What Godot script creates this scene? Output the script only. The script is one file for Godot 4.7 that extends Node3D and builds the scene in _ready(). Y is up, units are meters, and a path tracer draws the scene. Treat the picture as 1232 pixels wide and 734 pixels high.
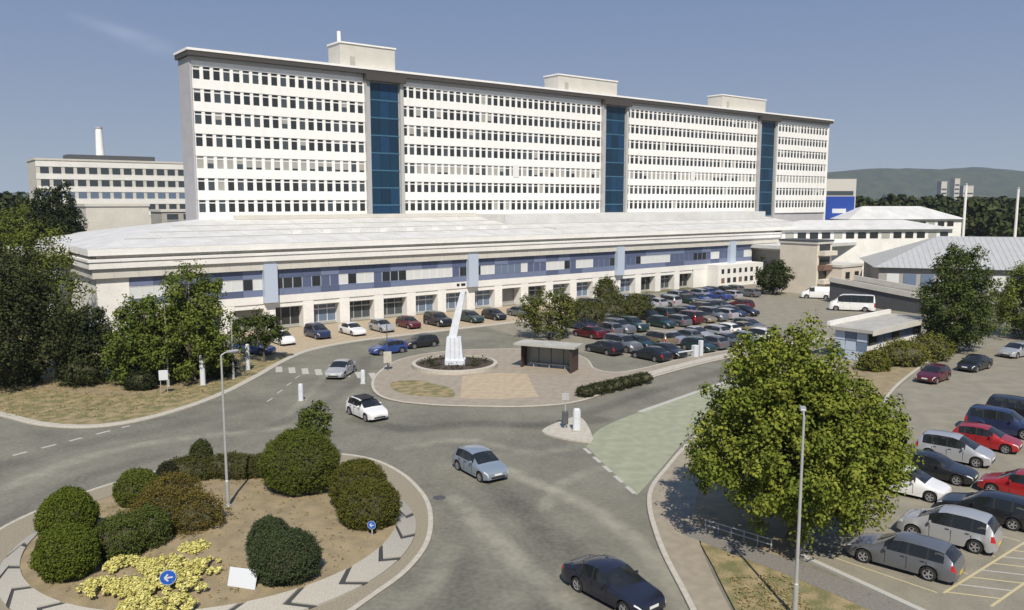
extends Node3D
# World: x to the right, y up, distance from the viewer d = -z. The hospital stands turned 38.2 degrees.

const TURN := 0.6667
var CU := Vector2(cos(TURN), sin(TURN))      # along the hospital front, in (x, d)
var CN := Vector2(sin(TURN), -cos(TURN))     # out from the hospital front
const G := Vector2(-53.9, 105.2)             # left front corner of the podium
var M := {}
var names := {}
var rng := RandomNumberGenerator.new()

# ---------------------------------------------------------------- helpers
func P(x: float, d: float, y := 0.0) -> Vector3:
	return Vector3(x, y, -d)
func pod(s: float, o: float, h := 0.0) -> Vector3:
	var q := G + CU * s + CN * o
	return Vector3(q.x, h, -q.y)
func numbered(n: String) -> String:
	names[n] = names.get(n, -1) + 1
	return n if names[n] == 0 else "%s_%03d" % [n, names[n]]
func tag(o: Node, label: String, category: String, group := "", kind := "") -> Node:
	if label: o.set_meta("label", label)
	if category: o.set_meta("category", category)
	if group: o.set_meta("group", group)
	if kind: o.set_meta("kind", kind)
	return o
func thing(called: String, label: String, category: String, at := Vector3.ZERO, turn := 0.0, group := "") -> Node3D:
	var o := Node3D.new()
	o.name = numbered(called)
	add_child(o)
	o.position = at
	o.rotation.y = turn
	tag(o, label, category, group)
	return o
func st() -> SurfaceTool:
	var s := SurfaceTool.new()
	s.begin(Mesh.PRIMITIVE_TRIANGLES)
	return s
func part(called: String, mesh, mat: Material, parent: Node, at := Vector3.ZERO, turn := 0.0) -> MeshInstance3D:
	var o := MeshInstance3D.new()
	o.mesh = mesh.commit() if mesh is SurfaceTool else mesh
	o.name = called if parent != self else numbered(called)
	if mat: o.material_override = mat
	parent.add_child(o, true)
	o.position = at
	o.rotation.y = turn
	return o
func ground_sheet(called: String, mesh, mat: Material) -> MeshInstance3D:
	var o := part(called, mesh, mat, self)
	o.set_meta("kind", "structure")
	return o
func tri(s: SurfaceTool, a: Vector3, b: Vector3, c: Vector3):
	s.set_normal((b - a).cross(c - a).normalized())
	s.add_vertex(a); s.add_vertex(c); s.add_vertex(b)
func quad(s: SurfaceTool, a: Vector3, b: Vector3, c: Vector3, d: Vector3):
	tri(s, a, b, c); tri(s, a, c, d)
func box(s: SurfaceTool, c: Vector3, z: Vector3, b := Basis.IDENTITY):
	var h := z * 0.5
	var v := []
	for i in 8:
		v.append(c + b * Vector3(h.x if i & 1 else -h.x, h.y if i & 2 else -h.y, h.z if i & 4 else -h.z))
	quad(s, v[4], v[5], v[7], v[6]); quad(s, v[1], v[0], v[2], v[3])
	quad(s, v[5], v[1], v[3], v[7]); quad(s, v[0], v[4], v[6], v[2])
	quad(s, v[6], v[7], v[3], v[2]); quad(s, v[0], v[1], v[5], v[4])
func box2(s: SurfaceTool, a: Vector3, b: Vector3):   # from corner to corner
	box(s, (a + b) * 0.5, (b - a).abs())
func bevel_box(s: SurfaceTool, c: Vector3, z: Vector3, r: float, b := Basis.IDENTITY):   # chamfered on all edges
	var h := z * 0.5
	var i := h - Vector3(r, r, r)
	for ax in 3:
		var u := (ax + 1) % 3
		var w := (ax + 2) % 3
		for sg in [-1.0, 1.0]:
			var q := []
			for k in [[-1, -1], [1, -1], [1, 1], [-1, 1]]:
				var p := Vector3.ZERO
				p[ax] = h[ax] * sg; p[u] = i[u] * k[0]; p[w] = i[w] * k[1]
				q.append(c + b * p)
			if sg > 0: quad(s, q[0], q[1], q[2], q[3])
			else: quad(s, q[3], q[2], q[1], q[0])
		for su in [-1.0, 1.0]:
			for sw in [-1.0, 1.0]:
				var e := []
				for k in [-1.0, 1.0]:
					var p1 := Vector3.ZERO
					p1[ax] = i[ax] * k; p1[u] = h[u] * su; p1[w] = i[w] * sw
					var p2 := Vector3.ZERO
					p2[ax] = i[ax] * k; p2[u] = i[u] * su; p2[w] = h[w] * sw
					e.append(c + b * p1); e.append(c + b * p2)
				if su * sw > 0: quad(s, e[0], e[2], e[3], e[1])
				else: quad(s, e[1], e[3], e[2], e[0])
func tube(s: SurfaceTool, pts: Array, radii: Array, n := 8, cap := true):
	var rings := []
	for i in pts.size():
		var a: Vector3 = pts[max(i - 1, 0)]
		var b: Vector3 = pts[min(i + 1, pts.size() - 1)]
		var t := (b - a).normalized()
		var u := t.cross(Vector3(0.31, 0.2, 0.93)).normalized()
		var w := t.cross(u)
		var ring := []
		for k in n:
			var an := TAU * k / n
			ring.append(pts[i] + (u * cos(an) + w * sin(an)) * radii[i])
		rings.append(ring)
	for i in rings.size() - 1:
		for k in n:
			var k2 := (k + 1) % n
			quad(s, rings[i][k], rings[i][k2], rings[i + 1][k2], rings[i + 1][k])
	if cap:
		for k in range(1, n - 1):
			tri(s, rings[-1][0], rings[-1][k], rings[-1][k + 1])
			tri(s, rings[0][0], rings[0][k + 1], rings[0][k])
func lathe(s: SurfaceTool, prof: Array, n: int, b := Transform3D.IDENTITY):   # prof: (radius, along y), upwards
	for i in prof.size() - 1:
		for k in n:
			var a0 := TAU * k / n
			var a1 := TAU * (k + 1) / n
			var p := func(q, an): return b * Vector3(cos(an) * q.x, q.y, -sin(an) * q.x)
			var q0: Vector3 = p.call(prof[i], a0)
			var q1: Vector3 = p.call(prof[i], a1)
			var q2: Vector3 = p.call(prof[i + 1], a1)
			var q3: Vector3 = p.call(prof[i + 1], a0)
			if prof[i].x > 1e-5: tri(s, q0, q1, q2)
			if prof[i + 1].x > 1e-5: tri(s, q0, q2, q3)
func curve(pts: Array, step := 1.5, closed := false) -> PackedVector2Array:
	var out := PackedVector2Array()
	var n := pts.size()
	for i in (n if closed else n - 1):
		var p0: Vector2 = pts[(i - 1 + n) % n] if closed else pts[max(i - 1, 0)]
		var p1: Vector2 = pts[i]
		var p2: Vector2 = pts[(i + 1) % n]
		var p3: Vector2 = pts[(i + 2) % n] if closed else pts[min(i + 2, n - 1)]
		var k := int(ceil(p1.distance_to(p2) / step))
		for j in k:
			out.append(p1.cubic_interpolate(p2, p0, p3, float(j) / k))
	if not closed: out.append(pts[-1])
	return out
func slab(poly: PackedVector2Array, y: float, y0 := NAN) -> SurfaceTool:   # flat sheet, or a slab with sides down to y0
	var s := st()
	if not Geometry2D.is_polygon_clockwise(poly):
		pass
	var ix := Geometry2D.triangulate_polygon(poly)
	for i in range(0, ix.size(), 3):
		var a := poly[ix[i]]
		var b := poly[ix[i + 1]]
		var c := poly[ix[i + 2]]
		var A := P(a.x, a.y, y)
		var B := P(b.x, b.y, y)
		var C := P(c.x, c.y, y)
		if (B - A).cross(C - A).y < 0: tri(s, A, C, B)
		else: tri(s, A, B, C)
	if not is_nan(y0):
		var cw := Geometry2D.is_polygon_clockwise(poly)
		for i in poly.size():
			var a := poly[i]
			var b := poly[(i + 1) % poly.size()]
			if cw: quad(s, P(b.x, b.y, y0), P(a.x, a.y, y0), P(a.x, a.y, y), P(b.x, b.y, y))
			else: quad(s, P(a.x, a.y, y0), P(b.x, b.y, y0), P(b.x, b.y, y), P(a.x, a.y, y))
	return s
func kerb(pts: PackedVector2Array, w: float, h: float, side: float, closed := false) -> SurfaceTool:   # a chamfered kerb swept along pts; its road face is on the given side
	var s := st()
	var prof := [Vector2(0, 0), Vector2(0, h - 0.03), Vector2(0.03, h), Vector2(w, h), Vector2(w, 0)]
	var rings := []
	var n := pts.size()
	for i in n:
		var a := pts[(i - 1 + n) % n] if closed else pts[max(i - 1, 0)]
		var b := pts[(i + 1) % n] if closed else pts[min(i + 1, n - 1)]
		var t := (b - a).normalized()
		var o := Vector2(t.y, -t.x) * side
		var r := []
		for q in prof:
			var c: Vector2 = pts[i] + o * q.x
			r.append(P(c.x, c.y, q.y))
		rings.append(r)
	for i in (n if closed else n - 1):
		var j := (i + 1) % n
		for k in prof.size() - 1:
			if side > 0: quad(s, rings[j][k], rings[i][k], rings[i][k + 1], rings[j][k + 1])
			else: quad(s, rings[i][k], rings[j][k], rings[j][k + 1], rings[i][k + 1])
	return s
func strip(pts: PackedVector2Array, w: float, y: float) -> SurfaceTool:
	var s := st()
	for i in pts.size() - 1:
		var t := (pts[i + 1] - pts[i]).normalized()
		var o := Vector2(t.y, -t.x) * w * 0.5
		quad(s, P(pts[i].x + o.x, pts[i].y + o.y, y), P(pts[i + 1].x + o.x, pts[i + 1].y + o.y, y), P(pts[i + 1].x - o.x, pts[i + 1].y - o.y, y), P(pts[i].x - o.x, pts[i].y - o.y, y))
	return s
# ---------------------------------------------------------------- materials
func noise_bytes(sd: int, freq: float, size: int, oct := 4) -> PackedByteArray:
	var f := FastNoiseLite.new()
	f.seed = sd
	f.noise_type = FastNoiseLite.TYPE_SIMPLEX_SMOOTH
	f.frequency = freq
	f.fractal_octaves = oct
	return f.get_seamless_image(size, size).get_data()
func grain(sd: int, size: int, f1: float, f2: float, low: float, mix_ := 0.5) -> ImageTexture:   # tone from low to 1, linear; mean about (1 + low) / 2
	var a := noise_bytes(sd, f1, size, 3)
	var b := noise_bytes(sd + 7, f2, size, 4)
	var out := PackedByteArray()
	out.resize(size * size)
	for i in size * size:
		var t: float = (a[i] * (1.0 - mix_) + b[i] * mix_) / 255.0
		t = clampf((t - 0.5) * 1.5 + 0.5, 0, 1)
		out[i] = int(255.0 * pow(low + (1.0 - low) * t, 0.4545))
	var im := Image.create_from_data(size, size, false, Image.FORMAT_L8, out)
	im.convert(Image.FORMAT_RGB8)
	im.generate_mipmaps()
	return ImageTexture.create_from_image(im)
func two_tone(sd: int, size: int, f1: float, f2: float, ca: Color, cb: Color, sharp := 2.0) -> ImageTexture:   # patches of two linear colours
	var a := noise_bytes(sd, f1, size, 4)
	var b := noise_bytes(sd + 3, f2, size, 4)
	var out := PackedByteArray()
	out.resize(size * size * 3)
	for i in size * size:
		var t: float = clampf(((a[i] * 0.6 + b[i] * 0.4) / 255.0 - 0.5) * sharp + 0.5, 0, 1)
		var g := 0.82 + 0.36 * b[i] / 255.0
		var c := ca.lerp(cb, t) * g
		out[i * 3] = int(255.0 * pow(clampf(c.r, 0, 1), 0.4545))
		out[i * 3 + 1] = int(255.0 * pow(clampf(c.g, 0, 1), 0.4545))
		out[i * 3 + 2] = int(255.0 * pow(clampf(c.b, 0, 1), 0.4545))
	var im := Image.create_from_data(size, size, false, Image.FORMAT_RGB8, out)
	im.generate_mipmaps()
	return ImageTexture.create_from_image(im)
func streaks() -> ImageTexture:   # rain streaks and panel tone on painted walls
	var n := 512
	var f := FastNoiseLite.new()
	f.seed = 15
	f.frequency = 0.05
	f.fractal_octaves = 4
	var b := noise_bytes(16, 0.02, n, 4)
	var col := PackedFloat32Array()
	for x in n: col.append(f.get_noise_1d(x) * 0.5 + 0.5)
	var out := PackedByteArray()
	out.resize(n * n)
	for y in n:
		for x in n:
			var t: float = 0.86 + 0.14 * clampf(1.3 - col[x] * 0.9 * b[y * n + x] / 128.0, 0, 1)
			out[y * n + x] = int(255.0 * pow(t, 0.4545))
	var im := Image.create_from_data(n, n, false, Image.FORMAT_L8, out)
	im.convert(Image.FORMAT_RGB8)
	im.generate_mipmaps()
	return ImageTexture.create_from_image(im)
func mat(key: String, c: Color, rough := 0.8, tex: Texture2D = null, metres := 4.0, mean := 1.0) -> StandardMaterial3D:
	var m := StandardMaterial3D.new()
	m.resource_name = key
	m.albedo_color = Color(c.r / mean, c.g / mean, c.b / mean).linear_to_srgb()
	m.roughness = rough
	if tex:
		m.albedo_texture = tex
		m.uv1_triplanar = true
		m.uv1_world_triplanar = true
		m.uv1_scale = Vector3.ONE / metres
	M[key] = m
	return m
func leaf_mat(key: String, glow := 0.35) -> StandardMaterial3D:
	var m := StandardMaterial3D.new()
	m.resource_name = key
	m.vertex_color_use_as_albedo = true
	m.roughness = 0.8
	m.metallic_specular = 0.25
	m.cull_mode = BaseMaterial3D.CULL_DISABLED
	m.backlight_enabled = true
	m.backlight = Color(glow, glow, glow * 0.6)
	M[key] = m
	return m
func paint(c: Color, metal := 0.35, rough := 0.38) -> StandardMaterial3D:
	var key := "paint %s" % c
	if M.has(key): return M[key]
	var m := mat(key, c, rough)
	m.metallic = metal
	m.clearcoat_enabled = true
	m.clearcoat = 0.8
	m.clearcoat_roughness = 0.08
	return m
func road_texture() -> ImageTexture:   # worn asphalt: tyre-polished wheel tracks, dark oil bands, patches; 160 m square
	var n := 1600
	var a := noise_bytes(11, 0.012, n, 4)
	var b := noise_bytes(12, 0.25, n, 3)
	var c3 := noise_bytes(13, 0.05, n, 4)
	var v := PackedFloat32Array()
	v.resize(n * n)
	for i in n * n:
		v[i] = 0.182 + (a[i] - 128) * 0.00034 + (b[i] - 128) * 0.00034 + (c3[i] - 128) * 0.00016
	var band := PackedFloat32Array()
	var track := func(pts: Array, w: float, amt: float):   # one worn or oil-darkened band
		band.resize(n * n)
		band.fill(0.0)
		var rr := int(w * 10)
		for p in curve(pts, 0.4):
			var px := (p.x + 80.0) * 10.0
			var py := (p.y - 10.0) * 10.0
			for yy in range(maxi(int(py) - rr, 0), mini(int(py) + rr + 1, n)):
				for xx in range(maxi(int(px) - rr, 0), mini(int(px) + rr + 1, n)):
					var q := 1.0 - Vector2(xx - px, yy - py).length() / rr
					if q > band[yy * n + xx]: band[yy * n + xx] = q
		for k in n * n:
			if band[k] > 0: v[k] += amt * smoothstep(0.0, 0.8, band[k]) * (0.35 + c3[k] / 200.0)
	for t in [[[Vector2(-3.8, 50.4), Vector2(-2.0, 46.3), Vector2(-0.3, 42.6), Vector2(1.6, 38.4), Vector2(3.2, 35.2)], 1.1, 0.075],
			[[Vector2(-0.4, 56.0), Vector2(2.4, 52.3), Vector2(4.9, 48.7), Vector2(6.8, 44.2), Vector2(7.9, 39.8), Vector2(8.2, 35.6)], 1.0, 0.075],
			[[Vector2(2.0, 48.7), Vector2(2.9, 52.3), Vector2(4.9, 55.3), Vector2(8.2, 57.8)], 0.8, 0.05],
			[[Vector2(-1.5, 52.7), Vector2(1.2, 47.0), Vector2(3.3, 41.6), Vector2(4.9, 36.8)], 1.5, -0.05],
			[[Vector2(7.6, 69.5), Vector2(2.4, 67.7), Vector2(-3.3, 68.2), Vector2(-8.8, 66.6), Vector2(-13.5, 69.5)], 1.7, -0.06],
			[[Vector2(1.2, 45.1), Vector2(1.5, 39.8), Vector2(1.7, 35.6)], 1.3, -0.04],
			[[Vector2(-33.9, 52.0), Vector2(-33.0, 56.2), Vector2(-31.3, 59.8), Vector2(-27.7, 63.3), Vector2(-23.0, 65.2), Vector2(-19.4, 66.9)], 1.2, 0.06],
			[[Vector2(-37.1, 57.1), Vector2(-35.1, 60.0), Vector2(-32.5, 63.7), Vector2(-28.1, 67.7), Vector2(-24.4, 73.9)], 1.6, -0.035],
			[[Vector2(-29.6, 45.1), Vector2(-30.4, 49.7), Vector2(-29.4, 54.9), Vector2(-26.0, 59.4)], 1.3, -0.04],
			[[Vector2(-20.3, 67.7), Vector2(-17.4, 77.1), Vector2(-16.7, 86.4), Vector2(-17.9, 98.2)], 1.2, -0.04],
			[[Vector2(-8.7, 61.1), Vector2(-3.7, 63.3), Vector2(1.5, 60.0), Vector2(5.5, 62.2)], 1.0, 0.045],
			[[Vector2(-3.7, 45.1), Vector2(-2.4, 40.8), Vector2(-2.9, 35.6)], 1.2, -0.03],
			[[Vector2(-5.3, 36.0), Vector2(-4.0, 38.9), Vector2(-3.3, 42.8)], 0.9, 0.04],
			[[Vector2(6.2, 70.9), Vector2(13.7, 79.9), Vector2(22.5, 88.6), Vector2(32.9, 101.0)], 1.4, -0.05],
			[[Vector2(-20.1, 70.9), Vector2(-20.2, 80.6), Vector2(-20.9, 90.8)], 0.7, 0.04]]:
		track.call(t[0], t[1], t[2])
	var out := PackedByteArray()
	out.resize(n * n * 3)
	for i in n * n:
		var t := clampf(v[i], 0.06, 0.34)
		out[i * 3] = int(255.0 * pow(t, 0.4545))
		out[i * 3 + 1] = int(255.0 * pow(t * 0.96, 0.4545))
		out[i * 3 + 2] = int(255.0 * pow(t * 0.735, 0.4545))
	var im := Image.create_from_data(n, n, false, Image.FORMAT_RGB8, out)
	im.generate_mipmaps()
	return ImageTexture.create_from_image(im)
func make_materials():
	var g1 := grain(1, 512, 0.01, 0.12, 0.7)
	var g2 := grain(2, 512, 0.03, 0.3, 0.55)
	var g3 := grain(3, 512, 0.006, 0.05, 0.8)
	M.g1 = g1; M.g2 = g2; M.g3 = g3
	var gs := streaks()
	mat("white wall", Color(0.76, 0.75, 0.71), 0.75, g3, 14.0, 0.9)
	mat("tower white", Color(0.80, 0.79, 0.755), 0.7, gs, 20.0, 0.93)
	M["tower white"].uv1_scale = Vector3(1 / 16.0, 1 / 40.0, 1 / 16.0)
	mat("pale fascia", Color(0.58, 0.56, 0.50), 0.7, g3, 9.0, 0.9)
	mat("roof membrane", Color(0.58, 0.58, 0.56), 0.75, g1, 22.0, 0.85)
	mat("dull concrete", Color(0.40, 0.39, 0.35), 0.85, g1, 10.0, 0.85)
	mat("cream block", Color(0.66, 0.60, 0.50), 0.8, g3, 9.0, 0.9)
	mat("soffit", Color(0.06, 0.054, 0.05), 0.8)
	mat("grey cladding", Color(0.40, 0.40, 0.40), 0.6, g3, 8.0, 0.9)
	mat("end wall", Color(0.44, 0.43, 0.44), 0.75, g3, 10.0, 0.9)
	mat("inner wall", Color(0.33, 0.32, 0.30), 0.8)
	mat("glass dark", Color(0.03, 0.034, 0.036), 0.12)
	mat("glass mid", Color(0.06, 0.075, 0.085), 0.12)
	mat("blind", Color(0.36, 0.36, 0.33), 0.35)
	mat("blind white", Color(0.62, 0.64, 0.64), 0.35)
	mat("blue panel", Color(0.165, 0.20, 0.31), 0.3)
	mat("blue panel dark", Color(0.095, 0.12, 0.205), 0.3)
	mat("pale blue panel", Color(0.45, 0.52, 0.62), 0.4)
	mat("shop glass", Color(0.14, 0.19, 0.27), 0.15)
	mat("stair glass", Color(0.009, 0.036, 0.066), 0.15)
	mat("stair glass deep", Color(0.007, 0.028, 0.052), 0.15)
	mat("stair glass bright", Color(0.012, 0.045, 0.10), 0.15)
	mat("stair bar", Color(0.05, 0.15, 0.24), 0.4)
	mat("frame white", Color(0.72, 0.72, 0.70), 0.5)
	mat("frame grey", Color(0.45, 0.45, 0.43), 0.5)
	mat("kerb stone", Color(0.46, 0.43, 0.36), 0.85, g1, 3.0, 0.85)
	mat("pavement", Color(0.30, 0.262, 0.195), 0.9, g1, 5.0, 0.85)
	mat("plaza paving", Color(0.31, 0.27, 0.21), 0.9, g1, 6.0, 0.85)
	mat("sand paving", Color(0.42, 0.34, 0.23), 0.9, g1, 5.0, 0.85)
	mat("apron setts", Color(0.28, 0.245, 0.175), 0.9, g2, 2.5, 0.78)
	mat("path asphalt", Color(0.205, 0.192, 0.165), 0.9, g2, 3.0, 0.78)
	mat("car park asphalt", Color(0.245, 0.226, 0.172), 0.92, g1, 12.0, 0.85)
	mat("green asphalt", Color(0.295, 0.312, 0.215), 0.92, g1, 7.0, 0.85)
	mat("line white", Color(0.46, 0.45, 0.40), 0.8, g2, 1.3, 0.78)
	mat("line yellow", Color(0.52, 0.45, 0.26), 0.8, g2, 1.3, 0.78)
	mat("chevron white", Color(0.38, 0.36, 0.305), 0.75, g2, 1.7, 0.78)
	mat("chevron black", Color(0.045, 0.045, 0.045), 0.8)
	mat("mulch", Color(0.07, 0.05, 0.038), 1.0, g2, 1.6, 0.78)
	mat("galvanised", Color(0.46, 0.46, 0.45), 0.5, g3, 2.0, 0.9).metallic = 0.3
	mat("lamp glass", Color(0.6, 0.6, 0.58), 0.3)
	mat("sculpture white", Color(0.62, 0.66, 0.71), 0.4, g3, 3.0, 0.9)
	mat("sign white", Color(0.58, 0.61, 0.64), 0.45)
	mat("sign blue", Color(0.02, 0.10, 0.46), 0.4)
	mat("brown steel", Color(0.06, 0.034, 0.028), 0.55)
	mat("shelter glass", Color(0.20, 0.22, 0.21), 0.12)
	mat("bark", Color(0.12, 0.095, 0.07), 0.95, g2, 1.2, 0.78)
	mat("pale bark", Color(0.24, 0.21, 0.16), 0.95, g2, 1.2, 0.78)
	mat("tyre", Color(0.02, 0.02, 0.02), 0.9)
	mat("rim", Color(0.45, 0.45, 0.46), 0.35).metallic = 0.6
	mat("car glass", Color(0.02, 0.024, 0.026), 0.05)
	M["car glass"].transparency = BaseMaterial3D.TRANSPARENCY_ALPHA
	M["car glass"].albedo_color.a = 0.72
	mat("car seat", Color(0.09, 0.09, 0.095), 0.9)
	mat("black trim", Color(0.018, 0.018, 0.02), 0.6)
	mat("head lamp", Color(0.62, 0.64, 0.66), 0.12)
	mat("tail lamp", Color(0.42, 0.02, 0.02), 0.2)
	mat("plate white", Color(0.7, 0.7, 0.68), 0.5)
	mat("plate yellow", Color(0.65, 0.48, 0.05), 0.5)
	mat("grey roof sheet", Color(0.40, 0.41, 0.41), 0.6, g3, 6.0, 0.9)
	mat("dark roof", Color(0.075, 0.08, 0.085), 0.7, g1, 8.0, 0.85)
	mat("brick", Color(0.20, 0.12, 0.085), 0.9, g2, 2.0, 0.78)
	mat("deep blue cladding", Color(0.015, 0.055, 0.30), 0.5)
	mat("far wall", Color(0.50, 0.48, 0.44), 0.8)
	mat("far roof", Color(0.20, 0.15, 0.13), 0.9)
	mat("dry grass", Color.WHITE, 1.0, two_tone(21, 512, 0.014, 0.2, Color(0.15, 0.145, 0.055), Color(0.34, 0.265, 0.14), 3.2), 11.0)
	mat("bare soil", Color.WHITE, 1.0, two_tone(22, 512, 0.012, 0.2, Color(0.22, 0.18, 0.105), Color(0.33, 0.26, 0.15)), 9.0)
	mat("meadow", Color.WHITE, 1.0, two_tone(23, 512, 0.01, 0.1, Color(0.09, 0.105, 0.04), Color(0.17, 0.15, 0.07)), 120.0)
	mat("hill", Color.WHITE, 1.0, two_tone(25, 512, 0.02, 0.08, Color(0.028, 0.045, 0.03), Color(0.07, 0.08, 0.045), 3.0), 700.0)
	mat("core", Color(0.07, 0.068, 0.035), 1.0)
	leaf_mat("leaf"); leaf_mat("leaf dense", 0.2)
	var r := StandardMaterial3D.new()
	r.resource_name = "road asphalt"
	r.albedo_texture = road_texture()
	r.roughness = 0.88
	M["road"] = r
# ---------------------------------------------------------------- plants
func leaves(clumps: Array, per: int, size: float, ca: Color, cb: Color, sd: int, flat := 0.5, spread := 0.5, loose := 1.3) -> ArrayMesh:
	# clumps: [centre, radius]. Every leaf is a small folded blade; its colour is its own.
	var r := RandomNumberGenerator.new()
	r.seed = sd
	var n := clumps.size() * per
	var vs := PackedVector3Array()
	var ns := PackedVector3Array()
	var cs := PackedColorArray()
	var ix := PackedInt32Array()
	vs.resize(n * 4); ns.resize(n * 4); cs.resize(n * 4); ix.resize(n * 6)
	var i := 0
	for c in clumps:
		var o: Vector3 = c[0]
		var cr: float = c[1]
		var tone := ca.lerp(cb, r.randf())
		for k in per:
			var dir := Vector3(r.randfn(), r.randfn(), r.randfn()).normalized()
			var p := o + dir * cr * pow(r.randf(), spread)
			var nn := (dir + Vector3(0, flat, 0) + Vector3(r.randf() - 0.5, r.randf() - 0.5, r.randf() - 0.5) * loose).normalized()
			var t := nn.cross(Vector3(r.randf() - 0.5, r.randf() - 0.5, r.randf() - 0.5)).normalized()
			var b := nn.cross(t)
			var z := size * (0.7 + 0.6 * r.randf())
			var col := tone.lerp(ca.lerp(cb, r.randf()), 0.5)
			vs[i * 4] = p - t * z * 0.5
			vs[i * 4 + 1] = p + b * z * 0.36 + nn * z * 0.1
			vs[i * 4 + 2] = p + t * z * 0.5 - nn * z * 0.08
			vs[i * 4 + 3] = p - b * z * 0.36 + nn * z * 0.1
			for q in 4:
				ns[i * 4 + q] = nn
				cs[i * 4 + q] = col
			ix[i * 6] = i * 4; ix[i * 6 + 1] = i * 4 + 1; ix[i * 6 + 2] = i * 4 + 2
			ix[i * 6 + 3] = i * 4; ix[i * 6 + 4] = i * 4 + 2; ix[i * 6 + 5] = i * 4 + 3
			i += 1
	var arr := []
	arr.resize(Mesh.ARRAY_MAX)
	arr[Mesh.ARRAY_VERTEX] = vs
	arr[Mesh.ARRAY_NORMAL] = ns
	arr[Mesh.ARRAY_COLOR] = cs
	arr[Mesh.ARRAY_INDEX] = ix
	var m := ArrayMesh.new()
	m.add_surface_from_arrays(Mesh.PRIMITIVE_TRIANGLES, arr)
	return m
func crown_clumps(lobes: Array, n: int, cr: float, sd: int, inner := 0.45) -> Array:   # lobes: [centre, radii]
	var r := RandomNumberGenerator.new()
	r.seed = sd
	var vol := []
	var total := 0.0
	for l in lobes:
		total += l[1].x * l[1].y * l[1].z
		vol.append(total)
	var out := []
	for i in n:
		var pick := r.randf() * total
		var j := 0
		while vol[j] < pick: j += 1
		var dir := Vector3(r.randfn(), r.randfn(), r.randfn()).normalized()
		var k := inner + (1.0 - inner) * pow(r.randf(), 0.6)
		k *= 1.0 + 0.2 * sin(dir.x * 5.0 + sd) * sin(dir.z * 6.0 + dir.y * 4.0)
		if r.randf() < 0.06: k *= 1.12
		out.append([lobes[j][0] + dir * lobes[j][1] * k, cr * (0.7 + 0.6 * r.randf())])
	return out
func trunk_mesh(h: float, r0: float, limbs: int, spread: float, top: float, sd: int) -> SurfaceTool:
	var r := RandomNumberGenerator.new()
	r.seed = sd
	var s := st()
	var lean := Vector3(r.randf() - 0.5, 0, r.randf() - 0.5) * 0.3
	tube(s, [Vector3(0, -0.1, 0), Vector3(0, 0.3, 0) + lean * 0.1, Vector3(0, h * 0.5, 0) + lean * 0.6, Vector3(0, h, 0) + lean, Vector3(0, top, 0) + lean * 1.6], [r0 * 1.5, r0 * 1.05, r0 * 0.9, r0 * 0.75, r0 * 0.15], 9)
	for i in limbs:
		var an := TAU * i / limbs + r.randf() * 0.7
		var y := h * (0.8 + 0.5 * r.randf())
		var e := Vector3(cos(an), 0, sin(an)) * spread * (0.6 + 0.4 * r.randf()) + Vector3(0, y + (top - y) * (0.35 + 0.5 * r.randf()), 0)
		var b := Vector3(0, y, 0) + lean
		tube(s, [b, b.lerp(e, 0.5) + Vector3(0, 0.3, 0), e], [r0 * 0.5, r0 * 0.32, r0 * 0.08], 6)
	return s
func tree(called: String, label: String, at: Vector3, o: Dictionary, group := "") -> Node3D:
	var t := thing(called, label, o.get("cat", "tree"), at, 0, group)
	part("trunk", trunk_mesh(o.h, o.r, o.limbs, o.spread, o.top, o.sd), M[o.get("bark", "bark")], t)
	part("crown", leaves(crown_clumps(o.lobes, o.n, o.cr, o.sd, o.get("inner", 0.45)), o.per, o.leaf, o.ca, o.cb, o.sd + 1, o.get("flat", 0.5)), M[o.get("mat", "leaf")], t)
	return t
func ellipsoid(s: SurfaceTool, c: Vector3, r: Vector3, n := 14):
	var prof := []
	for i in 9:
		var a := -PI / 2 + PI * i / 8.0
		prof.append(Vector2(max(cos(a), 0.0), sin(a)))
	lathe(s, prof, n, Transform3D(Basis.from_scale(r), c))
func clipped_bush(called: String, label: String, at: Vector3, lobes: Array, count: int, leaf: float, ca: Color, cb: Color, sd: int, group := "", rough := 0.06) -> Node3D:
	# a clipped shrub: a close shell of small leaves over a twiggy core, on a short stem
	var t := thing(called, label, "bush", at, 0, group)
	var r := RandomNumberGenerator.new()
	r.seed = sd
	var s := st()
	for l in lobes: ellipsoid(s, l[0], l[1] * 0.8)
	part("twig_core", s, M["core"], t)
	var stem := st()
	tube(stem, [Vector3(0, -0.05, 0), Vector3(0, 0.7, 0)], [0.12, 0.09], 7)
	part("stem", stem, M["bark"], t)
	var cl := []
	var nz := FastNoiseLite.new()
	nz.seed = sd
	nz.frequency = 0.55
	var area := 0.0
	for l in lobes: area += l[1].x * l[1].y
	for l in lobes:
		var k := int(count * l[1].x * l[1].y / area / 8)
		for i in k:
			var dir := Vector3(r.randfn(), r.randfn(), r.randfn()).normalized()
			if dir.y < -0.75: dir.y = -dir.y
			var p: Vector3 = l[0] + dir * l[1] * (0.93 + rough * r.randfn() * 0.6 + nz.get_noise_3dv(dir * 3.0) * rough * 2.6)
			if p.y < 0.05: p.y = 0.05 + r.randf() * 0.2
			cl.append([p, leaf * 1.6])
	part("foliage", leaves(cl, 8, leaf, ca, cb, sd + 5, 0.25, 0.4, 1.0), M["leaf dense"], t)
	return t
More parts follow.
